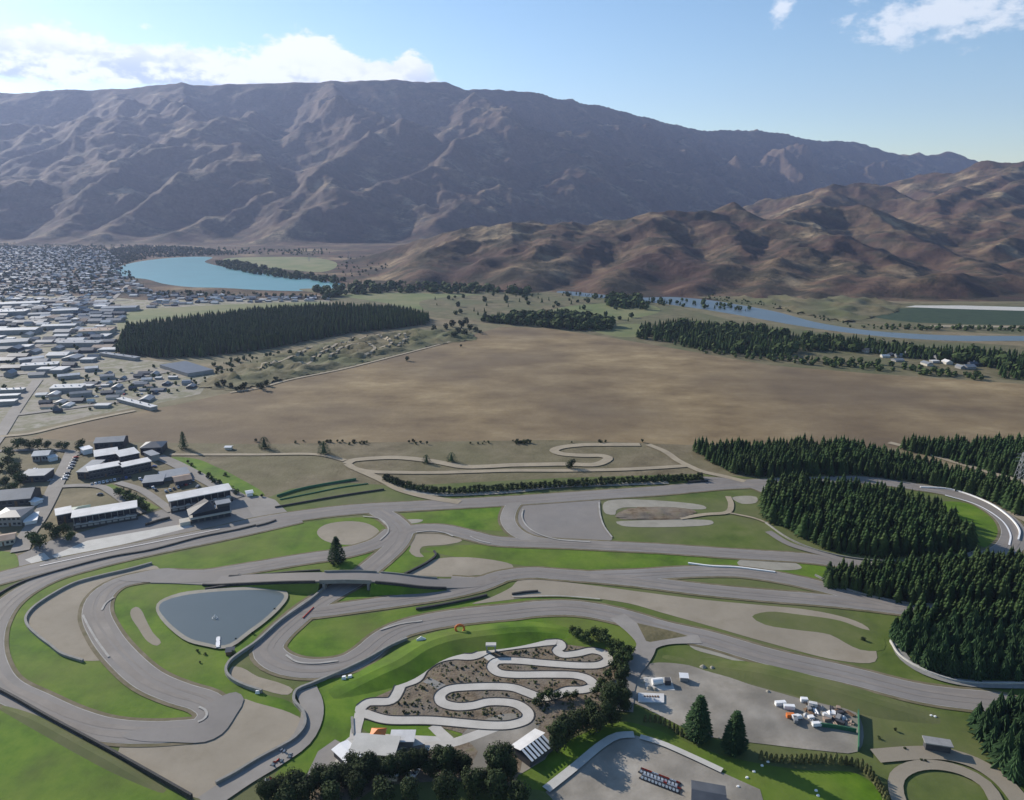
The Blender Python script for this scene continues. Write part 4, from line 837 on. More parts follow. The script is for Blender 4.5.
house('car_port','long grey car port full of cars, right one behind the right garages','car port',(163,482),(190,477),14,3,.5,'wall_grey','roof_grey','mono')
house('workshop','brown pitched workshop with rusty roof above the right pit garages','workshop',(176,487),(192,484),12,4,1.6,'wall_dark','roof_tan','gable')
for i,(a,b,l,d,s) in enumerate([((33,462),(49,461),'white gabled house, topmost of the houses at the left edge',12,'gable'),((20,483),(45,482),'dark house with a thin white roof edge below the white gabled one',15,'flat'),]):
    house('house',l,'house',a,b,d,5,2.2,'wall_grey' if i==0 else 'wall_dark','roof_white' if i==0 else 'roof_grey',s,wins=5)
house('garage_shed','small white garage beside the topmost white house','garage',(50,462),(58,460),8,3,1,'white','roof_white','gable')
house('large_house','large house with wide grey gable roof and white slope at the left edge','house',(-4,508),(31,505),20,5,4,'wall_dark','roof_grey','gable',wins=6)
house('large_house','grey villa with glass balcony below the large gabled house','house',(-6,527),(22,526),16,6.5,1.4,'wall_grey','roof_dark','hip',wins=6,bands=2)
house('patio','white flat patio roof beside the road at the left edge','patio roof',(25,526),(37,524),14,2.6,0,'white','white','flat'); house('patio','small white patio slab roof above the larger patio','patio roof',(35,506),(43,503),8,2.6,0,'white','white','flat')
house('bungalow','pale roofed bungalow at the far left end of the pit straight','bungalow',(-8,548),(15,544),10,3.4,1.4,'wall_cream','roof_tan','gable',wins=5)
house('hut','tiny white hut at the right end of the bright lawn strip','hut',(247,497),(253,496),5,2.6,.8,'white','white','gable',door=False); house('hut','tiny white hut on the dry grass above the dirt road','hut',(225,450),(231,450),4,2.2,.6,'wall_cream','white','gable',door=False)
house('black_shed','black long shed with white roof edge beside the lower right loop','shed',(925,751),(950,755),3,3.6,0,'wall_dark','wall_grey','flat')
house('pale_roof_house','pale grey gable roof cut off by the bottom left corner','building',(-24,840),(8,846),12,3.4,2,'wall_cream','roof_grey','gable',wins=5)
house('dark_roof_building','dark blue roofed building cut off by the bottom edge','building',(692,818),(724,824),12,4,2,'wall_grey','roof_dark','gable')
house('kart_clubhouse','long grey flat roofed kart clubhouse beside the pit apron of the kart circuit','clubhouse',(352,760),(393,763),8,3.6,.5,'wall_grey','conc','mono',wins=8,over=1)
house('kart_shed','white roofed kart shed at the left of the clubhouse','shed',(334,757),(352,774),6,3.2,.6,'wall_dark','white','gable'); house('kart_office','small pale square roof among the dark trees at the bottom','hut',(379,781),(397,782),6,3,.4,'wall_cream','white','mono')
house('kart_garage','grey roof garage at the right end of the kart clubhouse','garage',(391,748),(413,748),5,3,.4,'wall_grey','roof_white','mono')
# tent
ax,ay=G(369,744); t=empty('tent',(ax,ay,0)); mb=MB().add([(0,0,2.4),(6,0,2.4),(6,6,2.4),(0,6,2.4),(3,3,4.3)],[(0,1,4),(1,2,4),(2,3,4),(3,0,4)]); mb.build('canopy',M['orange'],t)
for q in [(0.1,.1),(5.9,.1),(5.9,5.9),(.1,5.9)]: MB().bar((*q,0),(*q,2.4),.06).build('leg',M['steel'],t)
tag(t,'orange red pitched tent beside the kart clubhouse','tent')
# striped canopy grandstand
ax,ay=G(530,768); bx,by=G(553,751); t=empty('striped_canopy',(ax,ay,0),math.atan2(by-ay,bx-ax)); L=math.hypot(bx-ax,by-ay)
MB().box(0,L,0,9,0,3.2).build('walls',M['wall_dark'],t)
for i in range(7):
    x=L*i/7; mb=MB(); mb.add([(x,-1,3.3),(x+L/7*.55,-1,3.3),(x+L/7*.55,4.5,5.0),(x,4.5,5.0),(x,-1,3.45),(x+L/7*.55,-1,3.45),(x+L/7*.55,4.5,5.15),(x,4.5,5.15)],[(0,3,2,1),(4,5,6,7),(0,1,5,4),(1,2,6,5),(2,3,7,6),(3,0,4,7)]); mb.build('roof_panel',M['white'],t)
mb=MB(); mb.add([(-.5,4.6,5.0),(L+.5,4.6,5.0),(L+.5,10,3.8),(-.5,10,3.8),(-.5,4.6,5.15),(L+.5,4.6,5.15),(L+.5,10,3.95),(-.5,10,3.95)],[(0,3,2,1),(4,5,6,7),(0,1,5,4),(1,2,6,5),(2,3,7,6),(3,0,4,7)]); mb.build('roof',M['roof_white'],t)
tag(t,'building with white striped slatted roof among the dark trees','slatted pavilion')

# --- town: bigger sheds by hand
big=[((78,336),(110,335),28,7,'roof_tan','pinkish flat warehouse roof right of centre in the town','flat'),((41,330),(75,329),22,6,'roof_white','long pale warehouse in the middle of the town','gable'),((57,347),(99,347),14,6,'roof_grey','long blue grey shed with dark front left of the pine wood','mono'),
((101,312),(136,311),30,7,'roof_grey','long grey blue shed at the top left corner of the pine wood','gable'),((100,356),(135,361),8,4,'roof_grey','narrow long grey roof at the left foot of the pine wood','flat'),((20,364),(45,361),14,5,'roof_white','pale gabled shed beside the diagonal town road','gable'),((21,370),(58,368),10,5,'roof_white','thin long white roofed shed below the pale gabled one','mono'),((58,380),(80,378),10,4,'roof_white','short white roofed shed at the near side of town','gable'),((50,393),(82,392),12,5,'roof_white','bright white long roof, nearest big shed right of the main road','mono'),
((-5,394),(23,393),8,4,'roof_white','topmost of three parallel white sheds at the left edge','flat'),((-5,400),(18,399),8,4,'roof_white','middle of three parallel white sheds at the left edge','flat'),((-5,406),(15,405),9,4,'roof_white','lowest of three parallel white sheds at the left edge','flat'),((-4,348),(28,346),30,7,'roof_grey','wide grey warehouse at the left edge of the town','gable'),((-4,335),(36,334),26,7,'roof_white','wide pale warehouse above the wide grey one','gable'),((-4,316),(25,315),30,7,'roof_white','bright white warehouse at the upper left edge','flat'),((-4,308),(40,306),34,7,'roof_white','large white industrial roof near the left edge above the others','gable'),((117,402),(151,411),7,3.5,'roof_white','long narrow pale roof beside the brown field corner','flat'),((28,318),(50,317),24,6,'roof_grey','grey industrial hall between the white ones','gable'),((52,314),(78,313),24,6,'roof_white','white hall in the industrial quarter','gable'),((60,326),(72,325),16,6,'roof_grey','small grey hall beside the long pale warehouse','gable'),((70,398),(92,396),8,4,'roof_grey','low grey shed right of the bright white roof','gable'),((85,372),(98,371),12,4,'roof_white','pale shed left of the big solar roof','gable'),((100,380),(114,379),10,4,'roof_grey','grey shed below the pine wood','gable')]
for a,b,d,h,rm,l,st in big: house('warehouse',l,'warehouse',a,b,d,h,1.6,'wall_grey' if rm!='roof_tan' else 'wall_cream',rm,st,over=.4)
# the big dark flat roof
P=[G(160,368),G(188,377),G(214,373),G(186,364)]; o0=P[0]; mb=MB(); q=[(p[0]-o0[0],p[1]-o0[1]) for p in P]; mb.add([(a,b,0) for a,b in q]+[(a,b,4) for a,b in q],[(0,1,5,4),(1,2,6,5),(2,3,7,6),(3,0,4,7)]); t=empty('packing_shed',(o0[0],o0[1],0)); mb.build('walls',M['wall_grey'],t); MB().add([(a,b,4.0) for a,b in q]+[(a,b,4.4) for a,b in q],[(3,2,1,0),(4,5,6,7),(0,1,5,4),(1,2,6,5),(2,3,7,6),(3,0,4,7)]).build('roof',M['roof_dark'],t); tag(t,'very wide dark flat roof at the foot of the pine wood','packing shed')
# small houses: one mesh each with wall and roof materials
def small(wm,rm,gab=True):
    mb=MB(); mb.box(-.5,.5,-.5,.5,0,.55,0)
    if gab: mb.add([(-.54,-.54,.55),(.54,-.54,.55),(.54,0,1),(-.54,0,1),(.54,.54,.55),(-.54,.54,.55)],[(0,1,2,3),(3,2,4,5),(5,0,3),(1,4,2)],1)
    else: mb.box(-.52,.52,-.52,.52,.56,.66,1)
    me=bpy.data.meshes.new('small_building'); me.from_pydata(mb.v,[],mb.f); me.materials.append(M[wm]); me.materials.append(M[rm]); me.polygons.foreach_set('material_index',mb.mi); me.update(); return me
KIND=[(small('wall_cream','roof_white'),'white',3),(small('wall_grey','roof_grey'),'grey',5),(small('wall_dark','roof_dark'),'dark grey',4),(small('wall_cream','roof_tan'),'brown tiled',1.2),(small('wall_grey','roof_white',False),'flat pale',2),(small('wall_cream','roof_grey'),'grey',2)]
def pick(): 
    r=random.random()*sum(k[2] for k in KIND)
    for k in KIND:
        r-=k[2]
        if r<0: return k
    return KIND[0]
Z=[([(-40,249),(0,247),(60,247),(110,252),(122,262),(118,272),(135,283),(150,292),(120,300),(0,300),(-50,300)],21,(10,16),4.6,'residential streets below the mountain'),
   ([(140,293),(200,295),(260,296),(330,298),(330,302),(240,303),(150,308)],22,(10,16),4.6,'street along the lake front'),
   ([(-40,300),(100,300),(130,310),(112,330),(112,352),(80,370),(0,384),(-30,384)],25,(12,26),6,'industrial quarter'),
   ([(25,412),(45,392),(84,376),(150,372),(200,384),(210,392),(150,404),(90,413)],17,(6,16),3.8,'near edge of the town'),
   ([(860,352),(905,352),(985,362),(985,372),(900,364)],24,(9,14),4.5,'riverside gardens')]
cand=[]
occ=[(G(*a),G(*b),d) for a,b,d,h,rm,l,st in big]
def blocked(x,y):
    for A,B,d in occ:
        L=math.hypot(B[0]-A[0],B[1]-A[1]); ux,uy=(B[0]-A[0])/L,(B[1]-A[1])/L; u=(x-A[0])*ux+(y-A[1])*uy; v=-(x-A[0])*uy+(y-A[1])*ux
        if -10<u<L+10 and -9<v<d+9: return True
    return False
for zi,(P,sp,sz,h,w) in enumerate(Z):
    for x,y in scatter(P,sp,.36,.12):
        if inframe(x,y,m=5) and random.random()<(.62 if zi==0 else .8 if zi!=3 else .65) and not blocked(x,y): cand.append((x,y,zi,random.uniform(*sz),random.uniform(.55,.9),h*random.uniform(.8,1.25)))
cand.sort(key=lambda c:c[1]); print('town',len(cand))
rot0=math.atan2(.12,1)
for x,y,zi,s,asp,h in cand[:250]:
    me,nm,_=pick(); o=bpy.data.objects.new('small_building',me); COL.objects.link(o); o.location=(x,y,0); o.rotation_euler=(0,0,.12+random.choice([0,0,0,1.571])+random.uniform(-.08,.08)); o.scale=(s,s*asp,h); tag(o,'small building with a %s roof in the %s'%(nm,Z[zi][4]),'building','%s roofed small buildings in the %s'%(nm,Z[zi][4]))
rest=MB(); mats=['wall_cream','roof_white','wall_grey','roof_grey','wall_dark','roof_dark','roof_tan']
mk=[m.name for m in KIND[0][0].materials]
for x,y,zi,s,asp,h in cand[250:]:
    me,nm,_=pick(); a=.12+random.choice([0,0,0,1.571])+random.uniform(-.1,.1); c,sn=math.cos(a),math.sin(a)
    k=len(rest.v); rest.v+=[(x+(v.co.x*s)*c-(v.co.y*s*asp)*sn,y+(v.co.x*s)*sn+(v.co.y*s*asp)*c,v.co.z*h) for v in me.vertices]
    for p in me.polygons: rest.f.append(tuple(i+k for i in p.vertices)); rest.mi.append([i for i,q in enumerate(mats) if M[q]==me.materials[p.material_index]][0])
o=rest.build('town_houses',[M[q] for q in mats]); tag(o,'dense mass of far off houses of the town below the mountain','town houses',None,'stuff')

# ------------------------------------------------------------------ track walls, barriers, bridge
def wall(px,label,w=.9,h=1.1,m='conc_d',cat='barrier',name='concrete_barrier',group=None): return strip_solid(name,px,w,h,m,label,cat,group,step=3)
wall([(152,564),(130,570),(100,577),(75,584),(50,597),(33,609),(26,619),(28,627),(38,637),(50,646),(62,655),(83,662)],'pale curved barrier round the big gravel trap at the far left',1.1,1.3,'conc_d')
wall([(256,526),(240,530),(200,538),(150,551),(110,558),(60,571),(30,580),(15,586),(-10,600)],'long dark tyre barrier between the start straight and the return road',1.1,1.2,'tyre',name='tyre_barrier')
wall([(-60,665),(0,692),(50,720),(100,747),(150,775),(192,799)],'dark debris fence along the grass at the bottom left',.9,2.0,'tyre',cat='fence',name='debris_fence')
wall([(326,588),(311,601),(281,622),(256,644),(240,655),(230,663),(226,672),(231,680),(244,687),(262,693)],'tall concrete wall from the bridge down around the pond lawn',1.1,1.7,'conc_d',name='concrete_wall')
wall([(216,785),(235,775),(256,762),(280,749),(295,740),(305,727),(303,713),(294,702),(297,692),(313,685),(343,672),(368,660),(391,647),(407,640)],'pale concrete wall snaking from the bottom gravel to the kart circuit bank',1.1,1.6,'conc_d',name='concrete_wall')
wall([(356,601),(345,607),(330,614)],'short concrete wall right of the underpass road',.9,1.3,'conc_d') if False else None
wall([(229,577),(256,576),(290,573),(320,571)],'dark tyre barrier on the small grass island left of the bridge',1,1,'tyre',name='tyre_barrier')
wall([(205,590),(230,586),(256,584),(290,583)],'dark tyre wall above the pond',1.1,1.1,'tyre',name='tyre_barrier')
wall([(405,575),(415,570),(428,563),(436,556),(434,552)],'curved tyre wall at the left end of the fan shaped gravel',1.1,1.3,'tyre',name='tyre_barrier')
wall([(416,610),(440,606),(470,600),(487,596)],'straight dark tyre barrier on the grass above the lower track',1.1,1.2,'tyre',name='tyre_barrier')
wall([(256,527),(268,524),(276,521)],'short dark barrier at the pit exit end',1.2,1.2,'tyre',name='tyre_barrier')
wall([(275,508),(320,500),(350,495),(384,490)],'dark guard fence line above the main straight left of the shrub row',.8,1.2,'tyre',cat='fence',name='guard_fence')
wall([(512,595),(525,593),(538,592)],'small dark barrier in the left end of the long gravel trap',1,1.1,'tyre',name='tyre_barrier')
wall([(688,564),(712,567),(735,568),(760,571),(775,573)],'white marker wall along the grass right of centre',.9,1.0,'white',name='marker_wall')
wall([(688,483),(698,482.5),(708,482)],'dark low barrier beside the right end of the shrub row',1.3,1.5,'tyre',name='tyre_barrier')
wall([(765,523),(790,540),(820,552),(860,560),(905,562),(950,560),(975,552)],'pale wall skirting the rounded plantation block',.6,1.1,'conc_d',name='concrete_wall')
wall([(815,576),(840,588),(870,597),(905,604),(930,606)],'pale wall in front of the middle plantation strip',.7,1.2,'conc_d',name='concrete_wall')
wall([(890,642),(900,657),(925,672),(960,683),(1030,685)],'long pale fence wall at the foot of the front plantation block',.6,1.3,'conc',name='concrete_wall')
wall([(920,488),(950,490),(985,502),(1008,517),(1019,531),(1018,541)],'white outer barrier of the right hand track loop',.9,1.2,'white',name='white_barrier')
wall([(858,714),(858.5,735),(858,752)],'dark green fence on the right side of the gravel yard',.4,2.4,'green_net',cat='fence',name='mesh_fence')
wall([(820,727),(835,729),(856,733)],'green screen fence in front of the scrap area',.4,2.0,'green_net',cat='fence',name='mesh_fence')
wall([(277,497),(300,490),(325,485),(356,480)],'green mesh fence, top one of the slanted rows left of the dirt track',.5,1.6,'green_net',cat='fence',name='mesh_fence')
wall([(280,500),(310,494),(340,488),(368,484)],'green mesh fence, lower one of the slanted rows left of the dirt track',.5,.8,'green_net',cat='fence',name='mesh_fence')
wall([(146,526),(158,522),(170,519)],'short black pit wall in front of the gap between the garages',1.2,1.8,'tyre',name='pit_wall')
wall([(549,789),(575,766),(602,743),(617,737)],'pale concrete kerb on the left side of the car park',.7,.14,'conc',cat='kerb',name='kerb_stone') 
strip=ribbon('footpath',[(546,791),(575,768),(603,745),(618,737),(634,736)],3.6,'conc'); ribbon('footpath',[(640,738),(660,744),(690,757),(722,772)],2.6,'conc')
ribbon('footpath',[(352,718),(353,735)],1,'conc_d')
# kart circuit kerbs
KP=catmull([np.array(G(*p)) for p in K[:-1]],False,1.5); T=offs(KP)
for s,lb in ((2.6,'outer'),(-2.6,'inner')):
    o0=KP[0]; v=[];fs=[]
    for p,t in zip(KP,T):
        for q,z in ((s-.2,0),(s-.2,.45),(s+.2,.45),(s+.2,0)):
            a=p+t*q-o0; v.append((a[0],a[1],z))
    for i in range(len(KP)-1):
        a=4*i;b=a+4
        for k in range(3): fs.append((a+k,b+k,b+k+1,a+k+1))
    o=MB().add(v,fs).build('kart_barrier',M['tyre'],loc=(o0[0],o0[1],0)); tag(o,'black plastic barrier along the %s edge of the winding kart circuit'%('left hand' if s>0 else 'right hand'),'barrier')
# bridge over the track
def deck_profile(px):
    if px<215: return 0
    if px<322: return 4.4*(.5-.5*math.cos(math.pi*(px-215)/107))
    if px<378: return 4.4
    if px<470: return 4.4*(.5+.5*math.cos(math.pi*(px-378)/92))
    return 0
BP=[(x,y) for x,y in [(155,579),(180,579.5),(215,581),(240,580),(265,579),(290,578),(322,577.5),(350,577),(378,578),(400,580),(425,583),(450,584),(475,583),(500,577)]]
P3=[]
for x,y in BP:
    z=deck_profile(x); g=G(x,y,z); P3.append(np.array([g[0],g[1],z]))
C3=catmull(P3,False,2.5); T3=offs(C3); WB=10
x0=G(326,577.5,4.4)[0]; x1=G(372,578,4.4)[0]
def seg(lo,hi,name,mats,w,top,botf,parent=None,slope=0):
    v=[];fs=[]
    S=[(p,t) for p,t in zip(C3,T3) if lo<=p[0]<=hi]; o0=np.array([C3[0][0],C3[0][1],0])
    for p,t in S:
        zb=botf(p[2]); sp=(p[2]-zb)*slope
        for q,z in ((w/2+sp,zb),(w/2,p[2]+top),(-w/2,p[2]+top),(-w/2-sp,zb)):
            a=p[:2]+t*q-o0[:2]; v.append((a[0],a[1],z))
    n=len(S)
    for i in range(n-1):
        a=4*i;b=a+4
        for k in range(4): fs.append((a+k,a+(k+1)%4,b+(k+1)%4,b+k))
    fs+=[(0,3,2,1),(4*n-4,4*n-3,4*n-2,4*n-1)]
    return MB().add(v,fs).build(name,mats,parent=parent,loc=None if parent else tuple(o0))
for lo,hi in ((-1e9,x0),(x1,1e9)):
    o=seg(lo,hi,'embankment',M['lawn'],WB+3,-.25,lambda z:-.2,slope=.9); tag(o,kind='structure')
    o=seg(lo,hi,'race_track',M['asphalt'],WB,.62 if False else .5,lambda z:z-.5); tag(o,kind='structure')
t=empty('track_bridge',(C3[0][0],C3[0][1],0))
dk=seg(x0-3,x1+3,'deck',M['asphalt'],WB-.02,.497,lambda z:z-.55,t)
def side(sg,lo,hi,name,m,h,w=.4,label=None,off=WB/2,parent=None):
    v=[];fs=[]; S=[(p,tt) for p,tt in zip(C3,T3) if lo<=p[0]<=hi]; o0=np.array([C3[0][0],C3[0][1]])
    for p,tt in S:
        for q,z in ((off+w,p[2]-.9),(off+w,p[2]+h),(off,p[2]+h),(off,p[2]-.9)):
            a=p[:2]+tt*q*sg-o0; v.append((a[0],a[1],z))
    n=len(S)
    for i in range(n-1):
        a=4*i;b=a+4
        for k in range(4): fs.append((a+k,a+(k+1)%4,b+(k+1)%4,b+k))
    fs+=[(0,3,2,1),(4*n-4,4*n-3,4*n-2,4*n-1)]
    return MB().add(v,fs).build(name,M[m],parent=parent,loc=None if parent else (o0[0],o0[1],0))
for sg in (1,-1): side(sg,x0-3,x1+3,'parapet','conc_d',1.4,parent=dk,off=WB/2)
mid=(x0+x1)/2
for xx in (x0+1,x1-1):
    k=min(range(len(C3)),key=lambda i:abs(C3[i][0]-xx)); p=C3[k]; MB().box(p[0]-C3[0][0]-.7,p[0]-C3[0][0]+.7,p[1]-C3[0][1]-6,p[1]-C3[0][1]+6,0,3.8).build('abutment',M['conc_d'],t)
tag(t,'road bridge carrying one track over the sunken track left of centre','bridge')
tag(side(-1,G(206,582)[0],x0-3.2,'tyre_barrier','tyre',1.2,.9),'tyre row on the near edge of the ramp left of the bridge','barrier')
tag(side(-1,x1+3.2,G(447,584)[0],'tyre_barrier','tyre',1.2,.9),'tyre row on the near edge of the ramp right of the bridge','barrier')
tag(side(1,x1+3.2,G(440,581)[0],'concrete_barrier','conc_d',1.1,.5),'concrete barrier on the far edge of the ramp right of the bridge','barrier')
# red and white water barriers at the track fork
x,y=G(303,619); x2,y2=G(311,611); t=empty('red_barrier',(x,y,0),math.atan2(y2-y,x2-x))
for i in range(7):
    MB().add([(i*1.5,-.35,0),(i*1.5+1.3,-.35,0),(i*1.5+1.3,.35,0),(i*1.5,.35,0),(i*1.5,-.15,.95),(i*1.5+1.3,-.15,.95),(i*1.5+1.3,.15,.95),(i*1.5,.15,.95)],[(0,1,5,4),(1,2,6,5),(2,3,7,6),(3,0,4,7),(4,5,6,7)]).build('block',M['red'] if i%3 else M['red'],t)
tag(t,'row of red plastic blocks closing the track fork below the bridge','barrier')

# ------------------------------------------------------------------ pond fountain and jetty
x,y=G(215,619); t=empty('fountain',(x,y,0)); t.scale=(.8,.8,.9); mb=MB(); rr=random.Random(3)
for i in range(60):
    a=rr.random()*6.28; q=rr.random()*2.0; z=2.6*(1-(q/2.1)**1.5)*rr.uniform(.6,1); c=Vector((q*math.cos(a),q*math.sin(a),z)); s=.16; mb.add([c+Vector((-s,0,0)),c+Vector((0,s,0)),c+Vector((s,0,0)),c+Vector((0,-s,0)),c+Vector((0,0,s*1.6)),c-Vector((0,0,s*1.6))],[(0,1,4),(1,2,4),(2,3,4),(3,0,4),(1,0,5),(2,1,5),(3,2,5),(0,3,5)])
mb.build('spray',M['white'],t); fo=MB()
for i in range(16):
    a=i*.393; a2=a+.39; fo.add([(1.4*math.cos(a),1.4*math.sin(a),.9),(1.4*math.cos(a2),1.4*math.sin(a2),.9),(2.1*math.cos(a2),1.7*math.sin(a2),.75),(2.1*math.cos(a),1.7*math.sin(a),.75)],[(0,1,2,3)])
fo.build('foam',M['white'],t); MB().bar((0,0,.2),(0,0,1),.3,8).build('nozzle',M['steel'],t); tag(t,'white fountain spraying in the middle of the pond','fountain')
x,y=G(218,649); t=empty('jetty',(x,y,0),.35); MB().box(-.9,.9,0,9,.9,1.1).build('deck',M['white'],t)
for q in ((-.8,.5),(.8,.5),(-.8,5),(.8,5),(-.8,8.6),(.8,8.6)): MB().bar((*q,0),(*q,1.5),.1).build('post',M['timber'],t)
tag(t,'short white jetty at the lower tip of the pond','jetty')
x,y=G(226,656); t=empty('pump_shed',(x,y,0),.2); MB().box(0,3.5,0,2.6,0,2).build('walls',M['timber'],t); MB().add([(-.3,-.3,2),(3.8,-.3,2),(3.8,2.9,2.7),(-.3,2.9,2.7)],[(0,1,2,3)]).build('roof',M['roof_dark'],t); tag(t,'small dark pump shed beside the jetty','shed')

# ------------------------------------------------------------------ vehicles
def car_proto(paint):
    t=empty('parked_car',(0,-2100,0)); b=MB()
    pr=[(-2.1,.35),(-2.15,.75),(-1.5,.9),(-.9,1.42),(.7,1.42),(1.25,.95),(2.1,.8),(2.15,.35)]
    for s in (-.85,.85): pass
    v=[(x,-.85,z) for x,z in pr]+[(x,.85,z) for x,z in pr]; n=len(pr); b.add(v,[tuple(range(n)),tuple(range(2*n-1,n-1,-1))]+[(i,n+i,n+(i+1)%n,(i+1)%n) for i in range(n)]); b.build('body',M[paint],t)
    MB().add([(-1.46,-.72,.95),(-1.46,.72,.95),(-.93,.68,1.4),(-.93,-.68,1.4)],[(0,1,2,3)]).build('rear_window',M['glass'],t).location.x=-.03
    MB().add([(1.22,-.72,.99),(.72,-.68,1.4),(.72,.68,1.4),(1.22,.72,.99)],[(0,1,2,3)]).build('windscreen',M['glass'],t).location.x=.03
    for s in (-1,1): MB().box(-.95,.75,s*.855-.01,s*.855+.01,.98,1.34).build('side_window',M['glass'],t)
    for q in ((-1.35,-.8),(-1.35,.8),(1.35,-.8),(1.35,.8)): MB().bar((q[0],q[1]-.12,.33),(q[0],q[1]+.12,.33),.33,10).build('wheel',M['tyre'],t)
    return t
CP={k:[car_proto(k),False] for k in ('carwhite','carsilver','carblack','red','blue')}
CN={'carwhite':'white','carsilver':'silver','carblack':'black','red':'red','blue':'blue'}
def car(px,py,rz,where,kind=None):
    k=kind or random.choice(['carwhite']*5+['carsilver']*5+['carblack']*4+['blue','red']); p=CP[k]; o=copy_tree(p[0]) if p[1] else p[0]; p[1]=True; x,y=G(px,py); o.location=(x,y,0.1); o.rotation_euler=(0,0,rz); tag(o,'small %s car parked %s'%(CN[k],where),'car','%s cars parked %s'%(CN[k],where)); return o
hr=math.atan2(G(128,519)[1]-G(75,530)[1],G(128,519)[0]-G(75,530)[0])
for i in range(9): 
    if i not in (3,): car(68+ i*.6 if False else 64.5+(i%2)*.3+i*1.4,479.5-i*2.7,hr,'on the slanted bays left of the hotel hall')
for i in range(11): car(92+i*3.8,485-i*.75,hr+1.57,'in the row in front of the near hotel wings')
for i in range(7): car(140+i*2.6,480+i*1.7+random.uniform(-.5,.5),hr+1.57,'on the lot right of the hotel')
for i in range(7): car(166+i*4,492-i*1.4,hr+1.57,'behind the right pit garages')
for px,py in [(176,478),(183,476),(160,474),(154,467),(192,481),(198,487)]: car(px,py,random.random()*3,'loosely on the lane right of the hotel')
for px,py in [(45,457),(35,470),(51,481)]: car(px,py,random.random()*3,'in a drive of the left edge houses')
for px,py,k in [(100,495,'carblack')]: car(px,py,.3,'alone on the dry lawn behind the left garages',k)
for px,py in [(416,774),(410,776)]: car(px,py,1.2,'between the dark trees at the bottom','carwhite')
for i in range(30):
    px,py=random.uniform(30,190),random.uniform(372,404)
    if inpoly(px,py,Z[3][0]): car(px,py,random.random()*3,'in the yards at the near edge of the town')
# karts in the car park
kt=empty('go_kart',(0,-2110,0)); MB().box(-.9,.9,-.55,.55,.15,.35).build('chassis',M['carblack'],kt); MB().add([(-.3,-.3,.35),(-.3,.3,.35),(-.6,.3,.95),(-.6,-.3,.95),(-.75,.3,.35),(-.75,-.3,.35)],[(0,1,2,3),(3,2,4,5),(0,3,5),(1,4,2)]).build('seat',M['carwhite'],kt); MB().add([(.5,-.45,.35),(.5,.45,.35),(1.15,.5,.2),(1.15,-.5,.2),(.55,-.3,.7),(.55,.3,.7)],[(4,5,2,3),(0,4,3),(1,2,5),(0,1,5,4)]).build('nose',M['red'],kt)
for q in ((-.7,-.65),(-.7,.65),(.75,-.6),(.75,.6)): MB().bar((q[0],q[1]-.13,.2),(q[0],q[1]+.13,.2),.2,8).build('wheel',M['tyre'],kt)
kt2=copy_tree(kt)
for c_ in kt2.children:
    if c_.name.startswith('nose'): c_.data=c_.data.copy(); c_.data.materials[0]=M['carwhite']
uk={id(kt):False,id(kt2):False}
a=math.atan2(G(678,788)[1]-G(642,772)[1],G(678,788)[0]-G(642,772)[0])
for i in range(11):
    for j in range(2):
        px=642+i*3.5+j*1.0; py=772+i*1.35+j*6.0; x,y=G(px,py); kk=(kt,kt2)[random.random()<.6 if (i or j>0) else 0]; kk=kt2 if (i==0 and j==1) else kk; o=copy_tree(kk) if uk[id(kk)] else kk; uk[id(kk)]=True; o.location=(x,y,.12); o.rotation_euler=(0,0,a+1.57); o.scale=(1.5,1.35,1.6); cl='red' if kk is kt else 'white'; tag(o,'small %s nosed go-kart in the double row parked on the car park'%cl,'go-kart','%s go-karts parked in the double row'%cl)
for px,py in [(283,752),(290,757),(274,765),(280,762),(268,781)]:
    o=copy_tree(kt2 if px>282 else kt); x,y=G(px,py); o.location=(x,y,.12); o.rotation_euler=(0,0,random.random()*3); o.scale=(1.3,1.3,1.5); tag(o,'small %s kart standing on the service road by the snaking wall'%('white nosed' if px>282 else 'dark red nosed'),'go-kart','%s karts by the snaking wall'%('white' if px>282 else 'red'))
